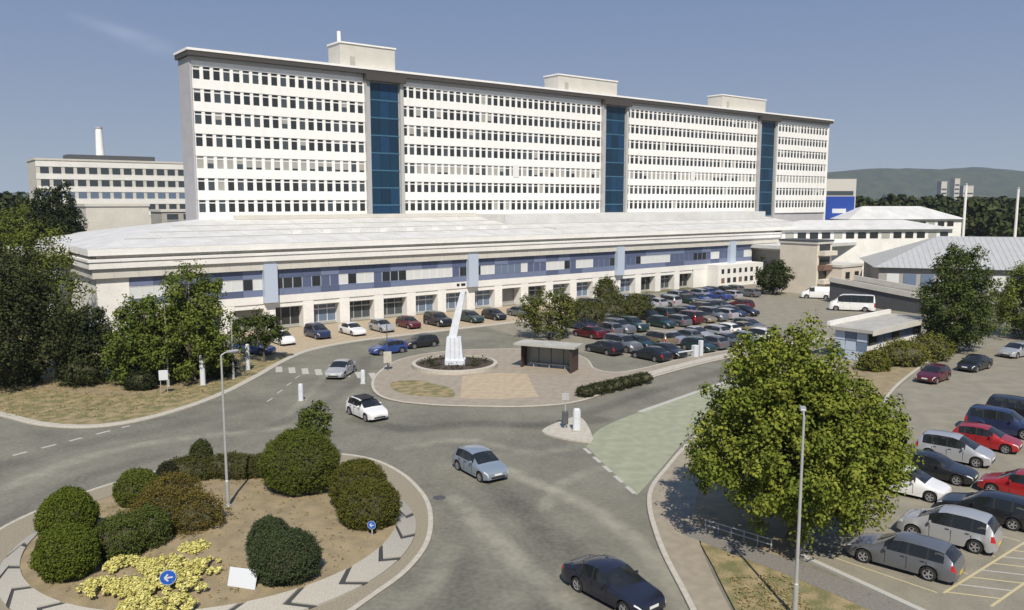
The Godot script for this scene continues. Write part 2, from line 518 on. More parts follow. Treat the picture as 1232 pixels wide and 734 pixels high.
# ---------------------------------------------------------------- vehicles
var CAR := {
	"hatchback": {"L": 4.0, "W": 0.87, "belt": 0.93, "top": [[0, 0.48], [0.03, 0.62], [0.12, 0.70], [0.4, 0.79], [0.92, 0.92], [1.02, 0.97], [1.75, 1.41], [2.1, 1.47], [2.7, 1.48], [3.25, 1.43], [3.6, 1.33], [3.86, 0.98], [3.95, 0.75], [4.0, 0.5]], "ws": [1.02, 1.78], "rw": [3.5, 3.84], "side": [1.5, 3.5], "pil": [2.42, 3.1], "ax": [0.72, 3.26], "wr": 0.31},
	"saloon": {"L": 4.55, "W": 0.88, "belt": 0.92, "top": [[0, 0.48], [0.03, 0.62], [0.12, 0.69], [0.4, 0.77], [1.15, 0.91], [1.25, 0.95], [2.02, 1.37], [2.4, 1.43], [2.9, 1.425], [3.3, 1.36], [3.95, 1.03], [4.1, 1.0], [4.46, 0.95], [4.53, 0.72], [4.55, 0.5]], "ws": [1.25, 2.05], "rw": [3.3, 3.95], "side": [1.72, 3.55], "pil": [2.6, 3.3], "ax": [0.82, 3.5], "wr": 0.32},
	"estate": {"L": 4.6, "W": 0.88, "belt": 0.94, "top": [[0, 0.48], [0.03, 0.63], [0.12, 0.71], [0.4, 0.80], [1.1, 0.94], [1.2, 0.98], [1.98, 1.42], [2.4, 1.49], [3.2, 1.49], [3.85, 1.45], [4.15, 1.38], [4.48, 0.99], [4.57, 0.75], [4.6, 0.5]], "ws": [1.2, 2.0], "rw": [4.08, 4.46], "side": [1.66, 4.08], "pil": [2.6, 3.4], "ax": [0.82, 3.52], "wr": 0.32},
	"people carrier": {"L": 4.3, "W": 0.91, "belt": 1.0, "top": [[0, 0.52], [0.03, 0.68], [0.12, 0.78], [0.4, 0.90], [0.8, 1.02], [0.9, 1.07], [1.75, 1.56], [2.15, 1.66], [3.0, 1.67], [3.6, 1.62], [3.95, 1.52], [4.2, 1.08], [4.27, 0.8], [4.3, 0.52]], "ws": [0.9, 1.8], "rw": [3.86, 4.18], "side": [1.42, 3.86], "pil": [2.4, 3.25], "ax": [0.76, 3.45], "wr": 0.33},
	"off-roader": {"L": 4.6, "W": 0.94, "belt": 1.12, "top": [[0, 0.6], [0.03, 0.8], [0.12, 0.95], [0.4, 1.04], [1.1, 1.12], [1.2, 1.17], [1.8, 1.68], [2.2, 1.78], [3.2, 1.79], [4.1, 1.75], [4.35, 1.66], [4.53, 1.15], [4.58, 0.85], [4.6, 0.55]], "ws": [1.2, 1.84], "rw": [4.28, 4.52], "side": [1.6, 4.25], "pil": [2.55, 3.4], "ax": [0.85, 3.6], "wr": 0.37},
	"minibus": {"L": 6.4, "W": 1.0, "belt": 1.35, "top": [[0, 0.6], [0.03, 0.9], [0.2, 1.15], [0.55, 1.35], [0.65, 1.42], [1.45, 2.25], [1.9, 2.42], [3.0, 2.47], [6.0, 2.45], [6.25, 2.35], [6.36, 1.4], [6.38, 0.8], [6.4, 0.5]], "ws": [0.65, 1.45], "rw": [6.2, 6.35], "side": [1.2, 6.1], "pil": [2.0, 3.0, 4.0, 5.0], "ax": [1.0, 5.0], "wr": 0.36},
	"van": {"L": 5.0, "W": 0.97, "belt": 1.2, "top": [[0, 0.6], [0.03, 0.85], [0.2, 1.05], [0.7, 1.22], [0.8, 1.28], [1.55, 1.85], [1.95, 1.97], [3.0, 2.0], [4.7, 1.98], [4.9, 1.9], [4.96, 1.2], [4.98, 0.8], [5.0, 0.5]], "ws": [0.8, 1.6], "rw": [4.86, 4.95], "side": [1.3, 2.15], "pil": [], "ax": [0.9, 3.95], "wr": 0.34},
}
var car_parts := {}
func top_at(t: Array, x: float) -> float:
	for i in t.size() - 1:
		if x <= t[i + 1][0]:
			return lerpf(t[i][1], t[i + 1][1], (x - t[i][0]) / maxf(t[i + 1][0] - t[i][0], 1e-6))
	return t[-1][1]
func car_shapes(kind: String) -> Dictionary:
	if car_parts.has(kind): return car_parts[kind]
	var K: Dictionary = CAR[kind]
	var L: float = K.L
	var ar: float = K.wr + 0.07
	var xs := []
	for t in K.top: xs.append(float(t[0]))
	for a in [K.ws[0], K.ws[1], K.rw[0], K.rw[1], K.side[0], K.side[1]] + K.pil: xs.append(float(a))
	for p in K.pil: xs.append(float(p) + 0.07)
	for a in K.ax:
		for k in 11: xs.append(a + ar * cos(PI * k / 10.0))
	xs.append(0.3); xs.append(L - 0.22); xs.append(L - 0.5)
	xs.sort()
	var q := [xs[0]]
	for x in xs:
		if x - q[-1] > 0.012 and x <= L: q.append(x)
	q[-1] = L
	var secs := []
	for x in q:
		var T := 0.0   # gently rounded outline
		for k in [-0.05, 0.0, 0.05]: T += top_at(K.top, clampf(x + k, 0, L)) / 3.0
		if x < 0.06 or x > L - 0.06: T = top_at(K.top, x)
		var w: float = K.W
		w *= 1.0 - 0.20 * pow(clampf(1.0 - x / 0.55, 0, 1), 2.2) - 0.11 * pow(clampf(1.0 - (L - x) / 0.45, 0, 1), 2.2)
		var yb := 0.21 if x > 0.15 and x < L - 0.15 else 0.27
		for a in K.ax:
			if absf(x - a) < ar: yb = maxf(yb, K.wr + sqrt(ar * ar - (x - a) * (x - a)))
		var belt: float = minf(K.belt, T - 0.02)
		var up := clampf((T - K.belt - 0.02) / 0.4, 0, 1)
		var y1 := maxf(minf(0.45, belt - 0.1), yb)
		var y2 := maxf(minf(0.7, belt - 0.05), yb + 0.02)
		belt = maxf(belt, y2 + 0.01)
		secs.append([Vector2(w * 0.965, yb), Vector2(w, maxf(y1, yb + 0.01)), Vector2(w * 0.99, maxf(y2, yb + 0.02)), Vector2(w * 0.945, maxf(belt, yb + 0.03)), Vector2(w * lerpf(0.86, 0.77, up), T - lerpf(0.012, 0.06, up)), Vector2(w * 0.5, T), Vector2(0, T + 0.012)])
	var body := st()
	var glass := {}
	for nm in ["windscreen", "rear_window", "headlight_a", "headlight_b", "tail_light_a", "tail_light_b"]: glass[nm] = st()
	var cuts: Array = [K.side[0]]
	for p in K.pil: cuts += [p, p + 0.07]
	cuts.append(K.side[1])
	for i in range(0, cuts.size(), 2):
		glass["side_a%d" % i] = st(); glass["side_b%d" % i] = st()
		glass["pillar_a%d" % i] = st(); glass["pillar_b%d" % i] = st()
	for g in [body] + glass.values(): g.set_smooth_group(0)
	for i in q.size() - 1:
		var xm: float = (q[i] + q[i + 1]) / 2
		for j in 6:
			var target: Array = [body, body]
			if j == 3 and xm > K.side[0] and xm < K.side[1] and secs[i][4].y - secs[i][3].y > 0.06:
				for c in range(0, cuts.size(), 2):
					if xm > cuts[c]: target = [glass["pillar_a%d" % c], glass["pillar_b%d" % c]]
				for c in range(0, cuts.size(), 2):
					if xm > cuts[c] and xm < cuts[c + 1]: target = [glass["side_a%d" % c], glass["side_b%d" % c]]
			elif j >= 4 and xm > K.ws[0] and xm < K.ws[1]: target = [glass.windscreen, glass.windscreen]
			elif j >= 4 and xm > K.rw[0] and xm < K.rw[1]: target = [glass.rear_window, glass.rear_window]
			elif j == 2 and xm < 0.3: target = [glass.headlight_a, glass.headlight_b]
			elif j == 2 and xm > L - 0.22: target = [glass.tail_light_a, glass.tail_light_b]
			for sd in 2:
				var f := 1.0 if sd == 0 else -1.0
				var a := Vector3(L / 2 - q[i], secs[i][j].y, secs[i][j].x * f)
				var b := Vector3(L / 2 - q[i + 1], secs[i + 1][j].y, secs[i + 1][j].x * f)
				var c := Vector3(L / 2 - q[i + 1], secs[i + 1][j + 1].y, secs[i + 1][j + 1].x * f)
				var d := Vector3(L / 2 - q[i], secs[i][j + 1].y, secs[i][j + 1].x * f)
				var s: SurfaceTool = target[sd]
				var pts: Array = [b, a, d, b, d, c] if sd == 0 else [a, b, c, a, c, d]
				for k in [0, 2, 1, 3, 5, 4]: s.add_vertex(pts[k])
	for e in [0, q.size() - 1]:   # nose and tail
		for j in 6:
			var x: float = L / 2 - q[e]
			var a := Vector3(x, secs[e][j].y, secs[e][j].x)
			var b := Vector3(x, secs[e][j + 1].y, secs[e][j + 1].x)
			var a2 := Vector3(x, secs[e][j].y, -secs[e][j].x)
			var b2 := Vector3(x, secs[e][j + 1].y, -secs[e][j + 1].x)
			var pts: Array = [a, a2, b2, a, b2, b] if e == 0 else [a2, a, b, a2, b, b2]
			for k in [0, 2, 1, 3, 5, 4]: body.add_vertex(pts[k])
	var D := {"K": K, "glass": {}}
	body.generate_normals()
	D.body = body.commit()
	for g in glass:
		glass[g].generate_normals()
		var m: ArrayMesh = glass[g].commit()
		if m.get_surface_count() > 0: D.glass[g] = m
	var u := st()
	box(u, Vector3(0, 0.34, 0), Vector3(L * 0.93, 0.26, K.W * 1.7))
	for a in K.ax: box(u, Vector3(L / 2 - a, 0.45, 0), Vector3(ar * 1.9, 0.45, K.W * 1.45))
	D.under = u.commit()
	var wr: float = K.wr
	var ty := st()
	var face := Transform3D(Basis(Vector3.RIGHT, PI / 2), Vector3.ZERO)
	lathe(ty, [Vector2(0.0, -0.1), Vector2(wr * 0.7, -0.1), Vector2(wr * 0.94, -0.09), Vector2(wr, -0.06), Vector2(wr, 0.06), Vector2(wr * 0.94, 0.09), Vector2(wr * 0.66, 0.1), Vector2(wr * 0.62, 0.06), Vector2(0, 0.06)], 20, face)
	D.tyre = ty.commit()
	var ri := st()
	lathe(ri, [Vector2(wr * 0.66, 0.07), Vector2(wr * 0.66, 0.105), Vector2(wr * 0.58, 0.095), Vector2(wr * 0.58, 0.07)], 20, face)
	lathe(ri, [Vector2(wr * 0.2, 0.07), Vector2(wr * 0.16, 0.1), Vector2(0, 0.1)], 10, face)
	for k in 5:
		var b := Basis(Vector3(0, 0, 1), TAU * k / 5)
		box(ri, b * Vector3(wr * 0.36, 0, 0.085), Vector3(wr * 0.5, wr * 0.17, 0.03), b)
	D.rim = ri.commit()
	car_parts[kind] = D
	return D
func vehicle(called: String, kind: String, label: String, at: Vector3, heading: Vector2, colour: Color, group := "", full := false, cat := "car", roof_black := false) -> Node3D:
	var D := car_shapes(kind)
	var K: Dictionary = D.K
	var t := thing(called, label, cat, at, atan2(heading.y, heading.x), group)
	t.scale = Vector3.ONE * 1.17
	var white := colour.r > 0.6 and colour.g > 0.6
	part("body", D.body, paint(colour, 0.0 if white else 0.35), t)
	for g in D.glass:
		if g.begins_with("pillar"): part("pillar_trim", D.glass[g], M["black trim"], t)
		elif g.begins_with("side"): part("side_window", D.glass[g], M["car glass"], t)
		elif g.begins_with("head"): part("headlight", D.glass[g], M["head lamp"], t)
		elif g.begins_with("tail"): part("tail_light", D.glass[g], M["tail lamp"], t)
		else: part(g, D.glass[g], M["car glass"], t)
	part("underbody", D.under, M["black trim"], t)
	for a in K.ax:
		for s in [-1.0, 1.0]:
			var w := part("wheel", D.tyre, M["tyre"], t, Vector3(K.L / 2 - a, K.wr, s * (K.W - 0.12)), 0.0 if s > 0 else PI)
			part("rim", D.rim, M["rim"], w)
	for r in 2:
		for z in [-0.38, 0.38]:
			var sb := st()
			var sx: float = K.L / 2 - K.side[0] - (0.75 if r == 0 else 1.6)
			bevel_box(sb, Vector3(sx + 0.2, K.belt - 0.42, z), Vector3(0.5, 0.16, 0.5), 0.04)
			bevel_box(sb, Vector3(sx - 0.1, K.belt - 0.1, z), Vector3(0.14, 0.62, 0.48), 0.05, Basis(Vector3(0, 0, 1), 0.2))
			bevel_box(sb, Vector3(sx - 0.2, K.belt + 0.28, z), Vector3(0.1, 0.18, 0.26), 0.04)
			if full: part("seat", sb, M["car seat"], t)
	if full:
		var b := st()
		box(b, Vector3(K.L / 2 - K.ws[0] - 0.3, K.belt - 0.16, 0), Vector3(0.5, 0.2, K.W * 1.5))
		part("dashboard", b, M["black trim"], t)
		b = st()
		box(b, Vector3(K.L / 2 + 0.012, 0.52, 0), Vector3(0.02, 0.11, 0.5))
		part("number_plate", b, M["plate white"], t)
		b = st()
		box(b, Vector3(-K.L / 2 - 0.012, 0.47, 0), Vector3(0.02, 0.11, 0.5))
		part("number_plate", b, M["plate yellow"], t)
		b = st()
		bevel_box(b, Vector3(K.L / 2 - 0.005, 0.36, 0), Vector3(0.05, 0.12, K.W * 1.1), 0.02)
		part("grille", b, M["black trim"], t)
		for s in [-1.0, 1.0]:
			b = st()
			bevel_box(b, Vector3(K.L / 2 - K.side[0] - 0.1, K.belt + 0.06, s * (K.W + 0.06)), Vector3(0.12, 0.15, 0.2), 0.04)
			part("wing_mirror", b, paint(colour, 0.0 if white else 0.35), t)
			b = st()
			for p in [K.side[0] + 0.05] + K.pil.slice(0, 2):
				box(b, Vector3(K.L / 2 - p - 0.03, 0.6, s * K.W * 0.988), Vector3(0.018, 0.52, 0.03))
			part("door_seam", b, M["black trim"], t)
			b = st()
			for p in K.pil.slice(0, 2): bevel_box(b, Vector3(K.L / 2 - p + 0.14, K.belt - 0.12, s * (K.W * 0.985)), Vector3(0.18, 0.035, 0.04), 0.012)
			part("door_handle", b, M["black trim"], t)
	if roof_black:
		var b := st()
		box(b, Vector3(K.L / 2 - 2.4, 1.485, 0), Vector3(1.5, 0.02, K.W * 1.3))
		part("roof_panel", b, M["black trim"], t)
	return t
# ---------------------------------------------------------------- the hospital
func window_mesh(w: float, h: float, transom: float, glass: Material, frame: Material, drop := 0.0) -> ArrayMesh:   # a frame with a small upper light, panes set back; origin at the middle of the opening, looking along +z
	var f := st()
	var t := 0.05
	box2(f, Vector3(-w / 2, -h / 2, -0.06), Vector3(-w / 2 + t, h / 2, 0.02))
	box2(f, Vector3(w / 2 - t, -h / 2, -0.06), Vector3(w / 2, h / 2, 0.02))
	box2(f, Vector3(-w / 2 + t, -h / 2, -0.06), Vector3(w / 2 - t, -h / 2 + t, 0.02))
	box2(f, Vector3(-w / 2 + t, h / 2 - t, -0.06), Vector3(w / 2 - t, h / 2, 0.02))
	if transom > 0: box2(f, Vector3(-w / 2 + t, h / 2 - transom - 0.1, -0.06), Vector3(w / 2 - t, h / 2 - transom + 0.08, 0.03))
	f.set_material(frame)
	var m := f.commit()
	var g := st()
	g.set_material(glass)
	quad(g, Vector3(-w / 2, -h / 2, -0.03), Vector3(w / 2, -h / 2, -0.03), Vector3(w / 2, h / 2, -0.03), Vector3(-w / 2, h / 2, -0.03))
	m = g.commit(m)
	if drop > 0:
		var b := st()
		b.set_material(M["blind"])
		var y := h / 2 - (h - 0.1) * drop
		quad(b, Vector3(-w / 2 + t, y, -0.02), Vector3(w / 2 - t, y, -0.02), Vector3(w / 2 - t, h / 2 - t, -0.02), Vector3(-w / 2 + t, h / 2 - t, -0.02))
		m = b.commit(m)
	return m
func append(s: SurfaceTool, m: Mesh, surf: int, at: Vector3):
	s.append_from(m, surf, Transform3D(Basis.IDENTITY, at))
func build_tower():
	var t := thing("hospital_ward_block", "long white eight storey slab block with ribbon windows and blue glass stair strips", "building", pod(20.3, -22.5), TURN)
	var L := 188.0
	var s := st()
	box2(s, Vector3(0, 0, -5.6), Vector3(L, 42.2, -0.36))
	part("core_wall", s, M["end wall"], t)
	s = st()
	box2(s, Vector3(-0.32, 0, -5.7), Vector3(-0.02, 42.2, 0.12))
	part("end_wall", s, M["end wall"], t)
	s = st()
	box2(s, Vector3(L + 0.02, 0, -5.7), Vector3(L + 0.4, 42.2, 0.12))
	part("end_wall", s, M["tower white"], t)
	var wins := []
	for k in 8: wins.append(window_mesh(1.14, 2.1, 0.5, [M["glass dark"], M["glass dark"], M["glass mid"], M["blind"], M["glass dark"], M["glass mid"], M["glass dark"], M["glass dark"]][k], M["frame white"], [0.0, 0.0, 0.0, 0.0, 0.35, 0.6, 0.22, 0.85][k]))
	var secs := [[0.0, 31.2, 19], [39.0, 92.4, 34], [100.6, 152.6, 33], [160.9, L, 17]]
	var far_f := st()
	var far_g := [st(), st(), st(), st()]
	var made := 0
	var rr := RandomNumberGenerator.new()
	rr.seed = 5
	for q in secs.size():
		var x0: float = secs[q][0]
		var x1: float = secs[q][1]
		var n: int = secs[q][2]
		var pitch := (x1 - x0) / n
		for i in 8:   # solid bands between the window rows
			var hi := 39.76 - 3.6 * i + 3.6 - 1.05
			var lo := 39.76 - 3.6 * i + 1.05
			if i == 0: hi = 42.23
			s = st()
			box2(s, Vector3(x0, lo, -0.34), Vector3(x1, hi, 0.0))
			part("spandrel_band", s, M["tower white"], t)
		var pw := pitch - 1.14
		s = st()
		for i in 7:
			var c := 39.76 - 3.6 * i
			for k in n + 1:
				var a := maxf(x0 + k * pitch - pw / 2, x0)
				var b := minf(x0 + k * pitch + pw / 2, x1)
				box2(s, Vector3(a, c - 1.05, -0.33), Vector3(b, c + 1.05, -0.1))
		part("pier_grid", s, M["tower white"], t)
		for k in n:
			for i in 7:
				var pos := Vector3(x0 + (k + 0.5) * pitch, 39.76 - 3.6 * i, -0.2)
				var v := rr.randi() % 3
				if i == 4: v = [3, 3, 3, 7, 5, 7, 2][rr.randi() % 7]
				elif rr.randf() < 0.12: v = 3 + rr.randi() % 5
				if q < 2 and made < 294:
					part("window", wins[v], null, t, pos)
					made += 1
				else:
					append(far_f, wins[v], 0, pos)
					append(far_g[v % 4], wins[v], 1, pos)
					if v > 3: append(far_g[3], wins[v], 2, pos)
	part("far_window_frames", far_f, M["frame white"], t).set_meta("kind", "stuff")
	for v in 4:
		part("far_window_panes", far_g[v], [M["glass dark"], M["glass dark"], M["glass mid"], M["blind"]][v], t).set_meta("kind", "stuff")
	# stair towers
	for b in [[31.2, 39.0], [92.4, 100.6], [152.6, 160.9]]:
		var e := part("stair_tower", st_box(Vector3(b[0] + 0.02, 0, -0.35), Vector3(b[1] - 0.02, 42.3, 0.15)), M["grey cladding"], t)
		part("stair_pilaster", st_box(Vector3(b[0] - 0.1, 14, 0.16), Vector3(b[0] + 0.75, 42.25, 0.75)), M["grey cladding"], e)
		part("stair_pilaster", st_box(Vector3(b[1] - 0.6, 14, 0.16), Vector3(b[1] + 0.1, 42.25, 0.75)), M["frame grey"], e)
		var w: float = (b[1] - b[0] - 1.75) / 3.0
		for i in 8:
			for k in 3:
				var x: float = b[0] + 0.95 + k * w
				var y := 15.1 + i * 3.25
				part("glass_panel", st_box(Vector3(x + 0.03, y + 0.06, 0.16), Vector3(x + w - 0.03, y + 3.0, 0.27)), M[["stair glass", "stair glass deep", "stair glass", "stair glass bright"][rr.randi() % 4]], e)
			part("floor_bar", st_box(Vector3(b[0] + 0.9, 15.1 + i * 3.25 - 0.17, 0.16), Vector3(b[1] - 0.75, 15.1 + i * 3.25 + 0.03, 0.31)), M["stair bar"], e)
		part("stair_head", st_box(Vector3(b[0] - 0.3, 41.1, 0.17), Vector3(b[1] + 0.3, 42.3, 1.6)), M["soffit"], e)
	part("eave_shade_frieze", st_box(Vector3(-0.34, 41.6, 0.13), Vector3(L + 0.42, 42.23, 0.2)), M["grey cladding"], t)  # grey strip under the eave; its darker tone paints in the roof's shadow
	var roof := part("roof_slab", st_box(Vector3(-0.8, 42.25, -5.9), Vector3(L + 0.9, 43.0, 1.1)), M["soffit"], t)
	part("roof_edge", st_box(Vector3(-0.9, 43.02, -6.0), Vector3(L + 1.0, 43.4, 1.2)), M["tower white"], roof)
	for q in [[66.2, 24.1], [124.6, 24.2]]:
		part("white_screen", st_box(Vector3(q[0], q[1], 0.01), Vector3(q[0] + 1.7, q[1] + 2.6, 0.09)), M["frame white"], t)
	# rooftop plant rooms
	for b in [[27.0, 38.5, 4.1], [80.0, 98.5, 3.3], [138.0, 157.5, 3.4]]:
		var h := part("plant_room", st_box(Vector3(b[0], 43.42, -5.9), Vector3(b[1], 43.52 + b[2], -1.2)), M["pale fascia"], roof)
		part("plant_parapet", st_box(Vector3(b[0] - 0.2, 43.52 + b[2] + 0.01, -6.1), Vector3(b[1] + 0.2, 43.8 + b[2], -1.0)), M["tower white"], h)
		part("access_door", st_box(Vector3(b[0] + 2.0, 43.42, -1.19), Vector3(b[0] + 3.0, 45.4, -1.12)), M["dull concrete"], h)
	s = st()
	tube(s, [Vector3(28.3, 47.7, -4), Vector3(28.3, 50.2, -4)], [0.35, 0.35], 10)
	part("flue", s, M["tower white"], roof)
	s = st()
	for k in 14: box(s, Vector3(46 + k * 3.1, 43.7, -2 - (k % 3)), Vector3(0.12, 0.6, 0.12))
	part("roof_vents", s, M["grey cladding"], roof)
func st_box(a: Vector3, b: Vector3) -> SurfaceTool:
	var s := st()
	box2(s, a, b)
	return s
func build_podium():
	var t := thing("hospital_podium", "wide low white podium with blue window band in front of the ward block", "building", pod(0, 0), TURN)
	var L := 150.0
	var s := st()
	part("core_wall", st_box(Vector3(0.1, 0, -44), Vector3(L, 11.6, -2.2)), M["inner wall"], t)
	part("end_wall", st_box(Vector3(-0.05, 0, -44), Vector3(3.9, 9.0, 0)), M["white wall"], t)
	part("upper_wall", st_box(Vector3(3.92, 4.0, -2.1), Vector3(140.6, 9.0, -0.12)), M["white wall"], t)
	part("spandrel", st_box(Vector3(3.92, 4.0, -0.115), Vector3(140.6, 5.1, 0.06)), M["white wall"], t)
	# blue window band
	var rr := RandomNumberGenerator.new()
	rr.seed = 9
	var wm := []
	for k in 4: wm.append(window_mesh(1.42, 1.62, 0.0, [M["glass dark"], M["shop glass"], M["blind white"], M["blue panel dark"]][k], M["blue panel"] if k != 2 else M["frame white"]))
	var n := 90
	var pitch := 136.6 / n
	var mood := 0
	for k in n:
		var x := 3.95 + (k + 0.5) * pitch
		if k % 4 == 0 or rr.randf() < 0.2: mood = [0, 2, 2, 1, 3, 2, 0, 3][rr.randi() % 8]
		part("window", wm[mood if rr.randf() < 0.8 else 0], null, t, Vector3(x, 6.9, -0.04))
		if k % 2 == 0:
			part("blue_panel", st_box(Vector3(x - pitch / 2 + 0.02, 5.12, -0.11), Vector3(x + pitch * 1.5 - 0.02, 6.05, 0.0)), M["blue panel" if rr.randf() < 0.7 else "blue panel dark"], t)
			part("blue_panel", st_box(Vector3(x - pitch / 2 + 0.02, 7.75, -0.11), Vector3(x + pitch * 1.5 - 0.02, 8.98, 0.0)), M["blue panel dark" if rr.randf() < 0.7 else "blue panel"], t)
	for k in 4:
		var px := 23.0 + 36.4 * k
		if px < 140: part("stair_pilaster", st_box(Vector3(px - 1.0, 4.2, 0.07), Vector3(px + 1.0, 9.9, 0.95)), M["pale blue panel"], t)
	for q in [[56.4, 0.55], [57.3, 0.9]]:
		part("name_plate", st_box(Vector3(q[0], 4.4, 0.065), Vector3(q[0] + q[1], 4.85, 0.11)), M["black trim"], t)
	# ground floor: piers, recessed glazing
	var shop := window_mesh(1.45, 2.7, 0.7, M["shop glass"], M["frame white"])
	var shop2 := window_mesh(1.45, 2.7, 0.7, M["glass mid"], M["frame grey"])
	var shop3 := window_mesh(1.45, 2.7, 0.0, M["glass dark"], M["frame grey"])
	for k in 24:
		var x := 4.8 + 6.067 * k
		if x > 118: break
		part("pier", st_box(Vector3(x - 0.85, 0, -2.1), Vector3(x + 0.85, 3.98, 0.03)), M["white wall"], t)
		part("lintel", st_box(Vector3(x + 0.87, 3.3, -1.2), Vector3(x + 5.2, 3.98, -0.1)), M["white wall"], t)
		var kind := rr.randi() % 5
		for j in 3:
			if kind == 4: continue
			part("ground_window", [shop, shop, shop2, shop3][kind], null, t, Vector3(x + 1.55 + 1.47 * j, 1.7, -1.5))
		part("plinth", st_box(Vector3(x + 0.87, 0, -1.9), Vector3(x + 5.2, 0.33, -1.4)), M["dull concrete"], t)
	part("service_wall", st_box(Vector3(119.5, 0, -2.1), Vector3(140.6, 3.98, 0.02)), M["white wall"], t)
	part("service_wall", st_box(Vector3(124, 0, 0.03), Vector3(140.6, 4.9, 3.2)), M["white wall"], t)
	for k in 7:
		part("ground_window", st_box(Vector3(125.2 + k * 2.1, 3.0, 3.21), Vector3(126.1 + k * 2.1, 4.0, 3.26)), M["glass dark"], t)
		part("ground_window", st_box(Vector3(125.2 + k * 2.1, 0.9, 3.21), Vector3(126.3 + k * 2.1, 2.0, 3.26)), M["glass dark" if k % 3 else "brick"], t)
	# stepped eaves, walked round the front and the left end
	part("lower_fascia", st_box(Vector3(-0.55, 9.02, -44.5), Vector3(L + 0.4, 10.25, 0.55)), M["pale fascia"], t)
	part("lower_fascia", st_box(Vector3(-0.95, 10.3, -44.9), Vector3(L + 0.6, 11.15, 0.95)), M["white wall"], t)
	part("gutter", st_box(Vector3(-1.1, 11.18, -45), Vector3(L + 0.7, 11.5, 1.1)), M["white wall"], t)
	for k in 49:
		part("fascia_joint", st_box(Vector3(2.0 + k * 3.03, 9.04, 0.551), Vector3(2.05 + k * 3.03, 10.24, 0.562)), M["dull concrete"], t)
	part("eave_recess", st_box(Vector3(0.2, 11.5, -44), Vector3(L, 12.25, -0.35)), M["dull concrete"], t)
	var r := part("roof_edge", st_box(Vector3(-0.9, 11.98, -45.2), Vector3(L + 16, 12.85, 0.45)), M["white wall"], t)
	s = st()
	var a := Vector3(-0.8, 12.87, 0.35)
	var b := Vector3(L + 16, 12.87, 0.35)
	var c := Vector3(L + 16, 16.0, -22.4)
	var d := Vector3(20.0, 16.0, -22.4)
	var e := Vector3(-0.8, 12.87, -45)
	quad(s, a, b, c, d)
	tri(s, e, a, d)
	tri(s, d, c, e); tri(s, c, Vector3(L + 16, 12.87, -45), e)
	part("roof", s, M["roof membrane"], r)
	for k in 26:   # standing seams of the roof covering
		var sx := 4.0 + k * 6.1
		var f0 := Vector3(sx, 12.9, 0.3)
		var f1 := Vector3(maxf(sx, 20.0), 16.03, -22.35) if sx > 20 else f0.lerp(Vector3(sx, 16.03, -22.35), (sx + 0.8) / 20.8)
		s = st()
		tube(s, [f0, f1], [0.05, 0.05], 4)
		part("roof_seam", s, M["pale fascia"], r)
	for k in 3:
		var q := 0.28 + 0.22 * k
		s = st()
		tube(s, [Vector3(-0.8 + 20.8 * q, 12.9 + 3.13 * q, 0.3 - 22.7 * q), Vector3(L + 15, 12.9 + 3.13 * q, 0.3 - 22.7 * q)], [0.06, 0.06], 4)
		part("roof_step", s, M["dull concrete"], r)
	part("raised_roof", st_box(Vector3(76, 14.2, -22.2), Vector3(L + 12, 16.35, -11.5)), M["roof membrane"], r)
	part("raised_roof", st_box(Vector3(82, 13.0, -10), Vector3(106, 13.95, -3.2)), M["roof membrane"], r)
	part("roof_kerb", st_box(Vector3(26, 15.9, -22.3), Vector3(76, 16.6, -21.4)), M["pale fascia"], r)
	for k in 9:
		part("roof_light", st_box(Vector3(30 + k * 5.2, 13.6, -8.4), Vector3(31.4 + k * 5.2, 14.45, -7.0)), M["frame white"], r)
	part("roof_slab", st_box(Vector3(-7.5, 11.6, -24), Vector3(-1.0, 12.4, -12)), M["pale fascia"], t)
	part("roof_slab_post", st_box(Vector3(-6.8, 0, -23), Vector3(-5.6, 11.58, -13)), M["dull concrete"], t)
func block(called: String, label: String, at: Vector3, size: Vector3, wall: Material, rows: Array, group := "", cat := "building", turn := TURN) -> Node3D:   # rows: [height, window height, width, pitch, material, sides]
	var t := thing(called, label, cat, at, turn, group)
	part("wall", st_box(Vector3(0, 0, -size.z), Vector3(size.x, size.y, 0)), wall, t)
	part("parapet", st_box(Vector3(-0.2, size.y + 0.01, -size.z - 0.2), Vector3(size.x + 0.2, size.y + 0.5, 0.2)), M["pale fascia"], t)
	for r in rows:
		var n := int((size.x - 1.0) / r[3])
		for k in n:
			var x: float = 0.5 + (k + 0.5) * (size.x - 1.0) / n
			var w := part("window", st_box(Vector3(x - r[2] / 2, r[0], 0.01), Vector3(x + r[2] / 2, r[0] + r[1], 0.06)), r[4], t)
			part("sill", st_box(Vector3(x - r[2] / 2 - 0.05, r[0] - 0.1, 0.01), Vector3(x + r[2] / 2 + 0.05, r[0] - 0.01, 0.15)), M["frame white"], w)
	return t
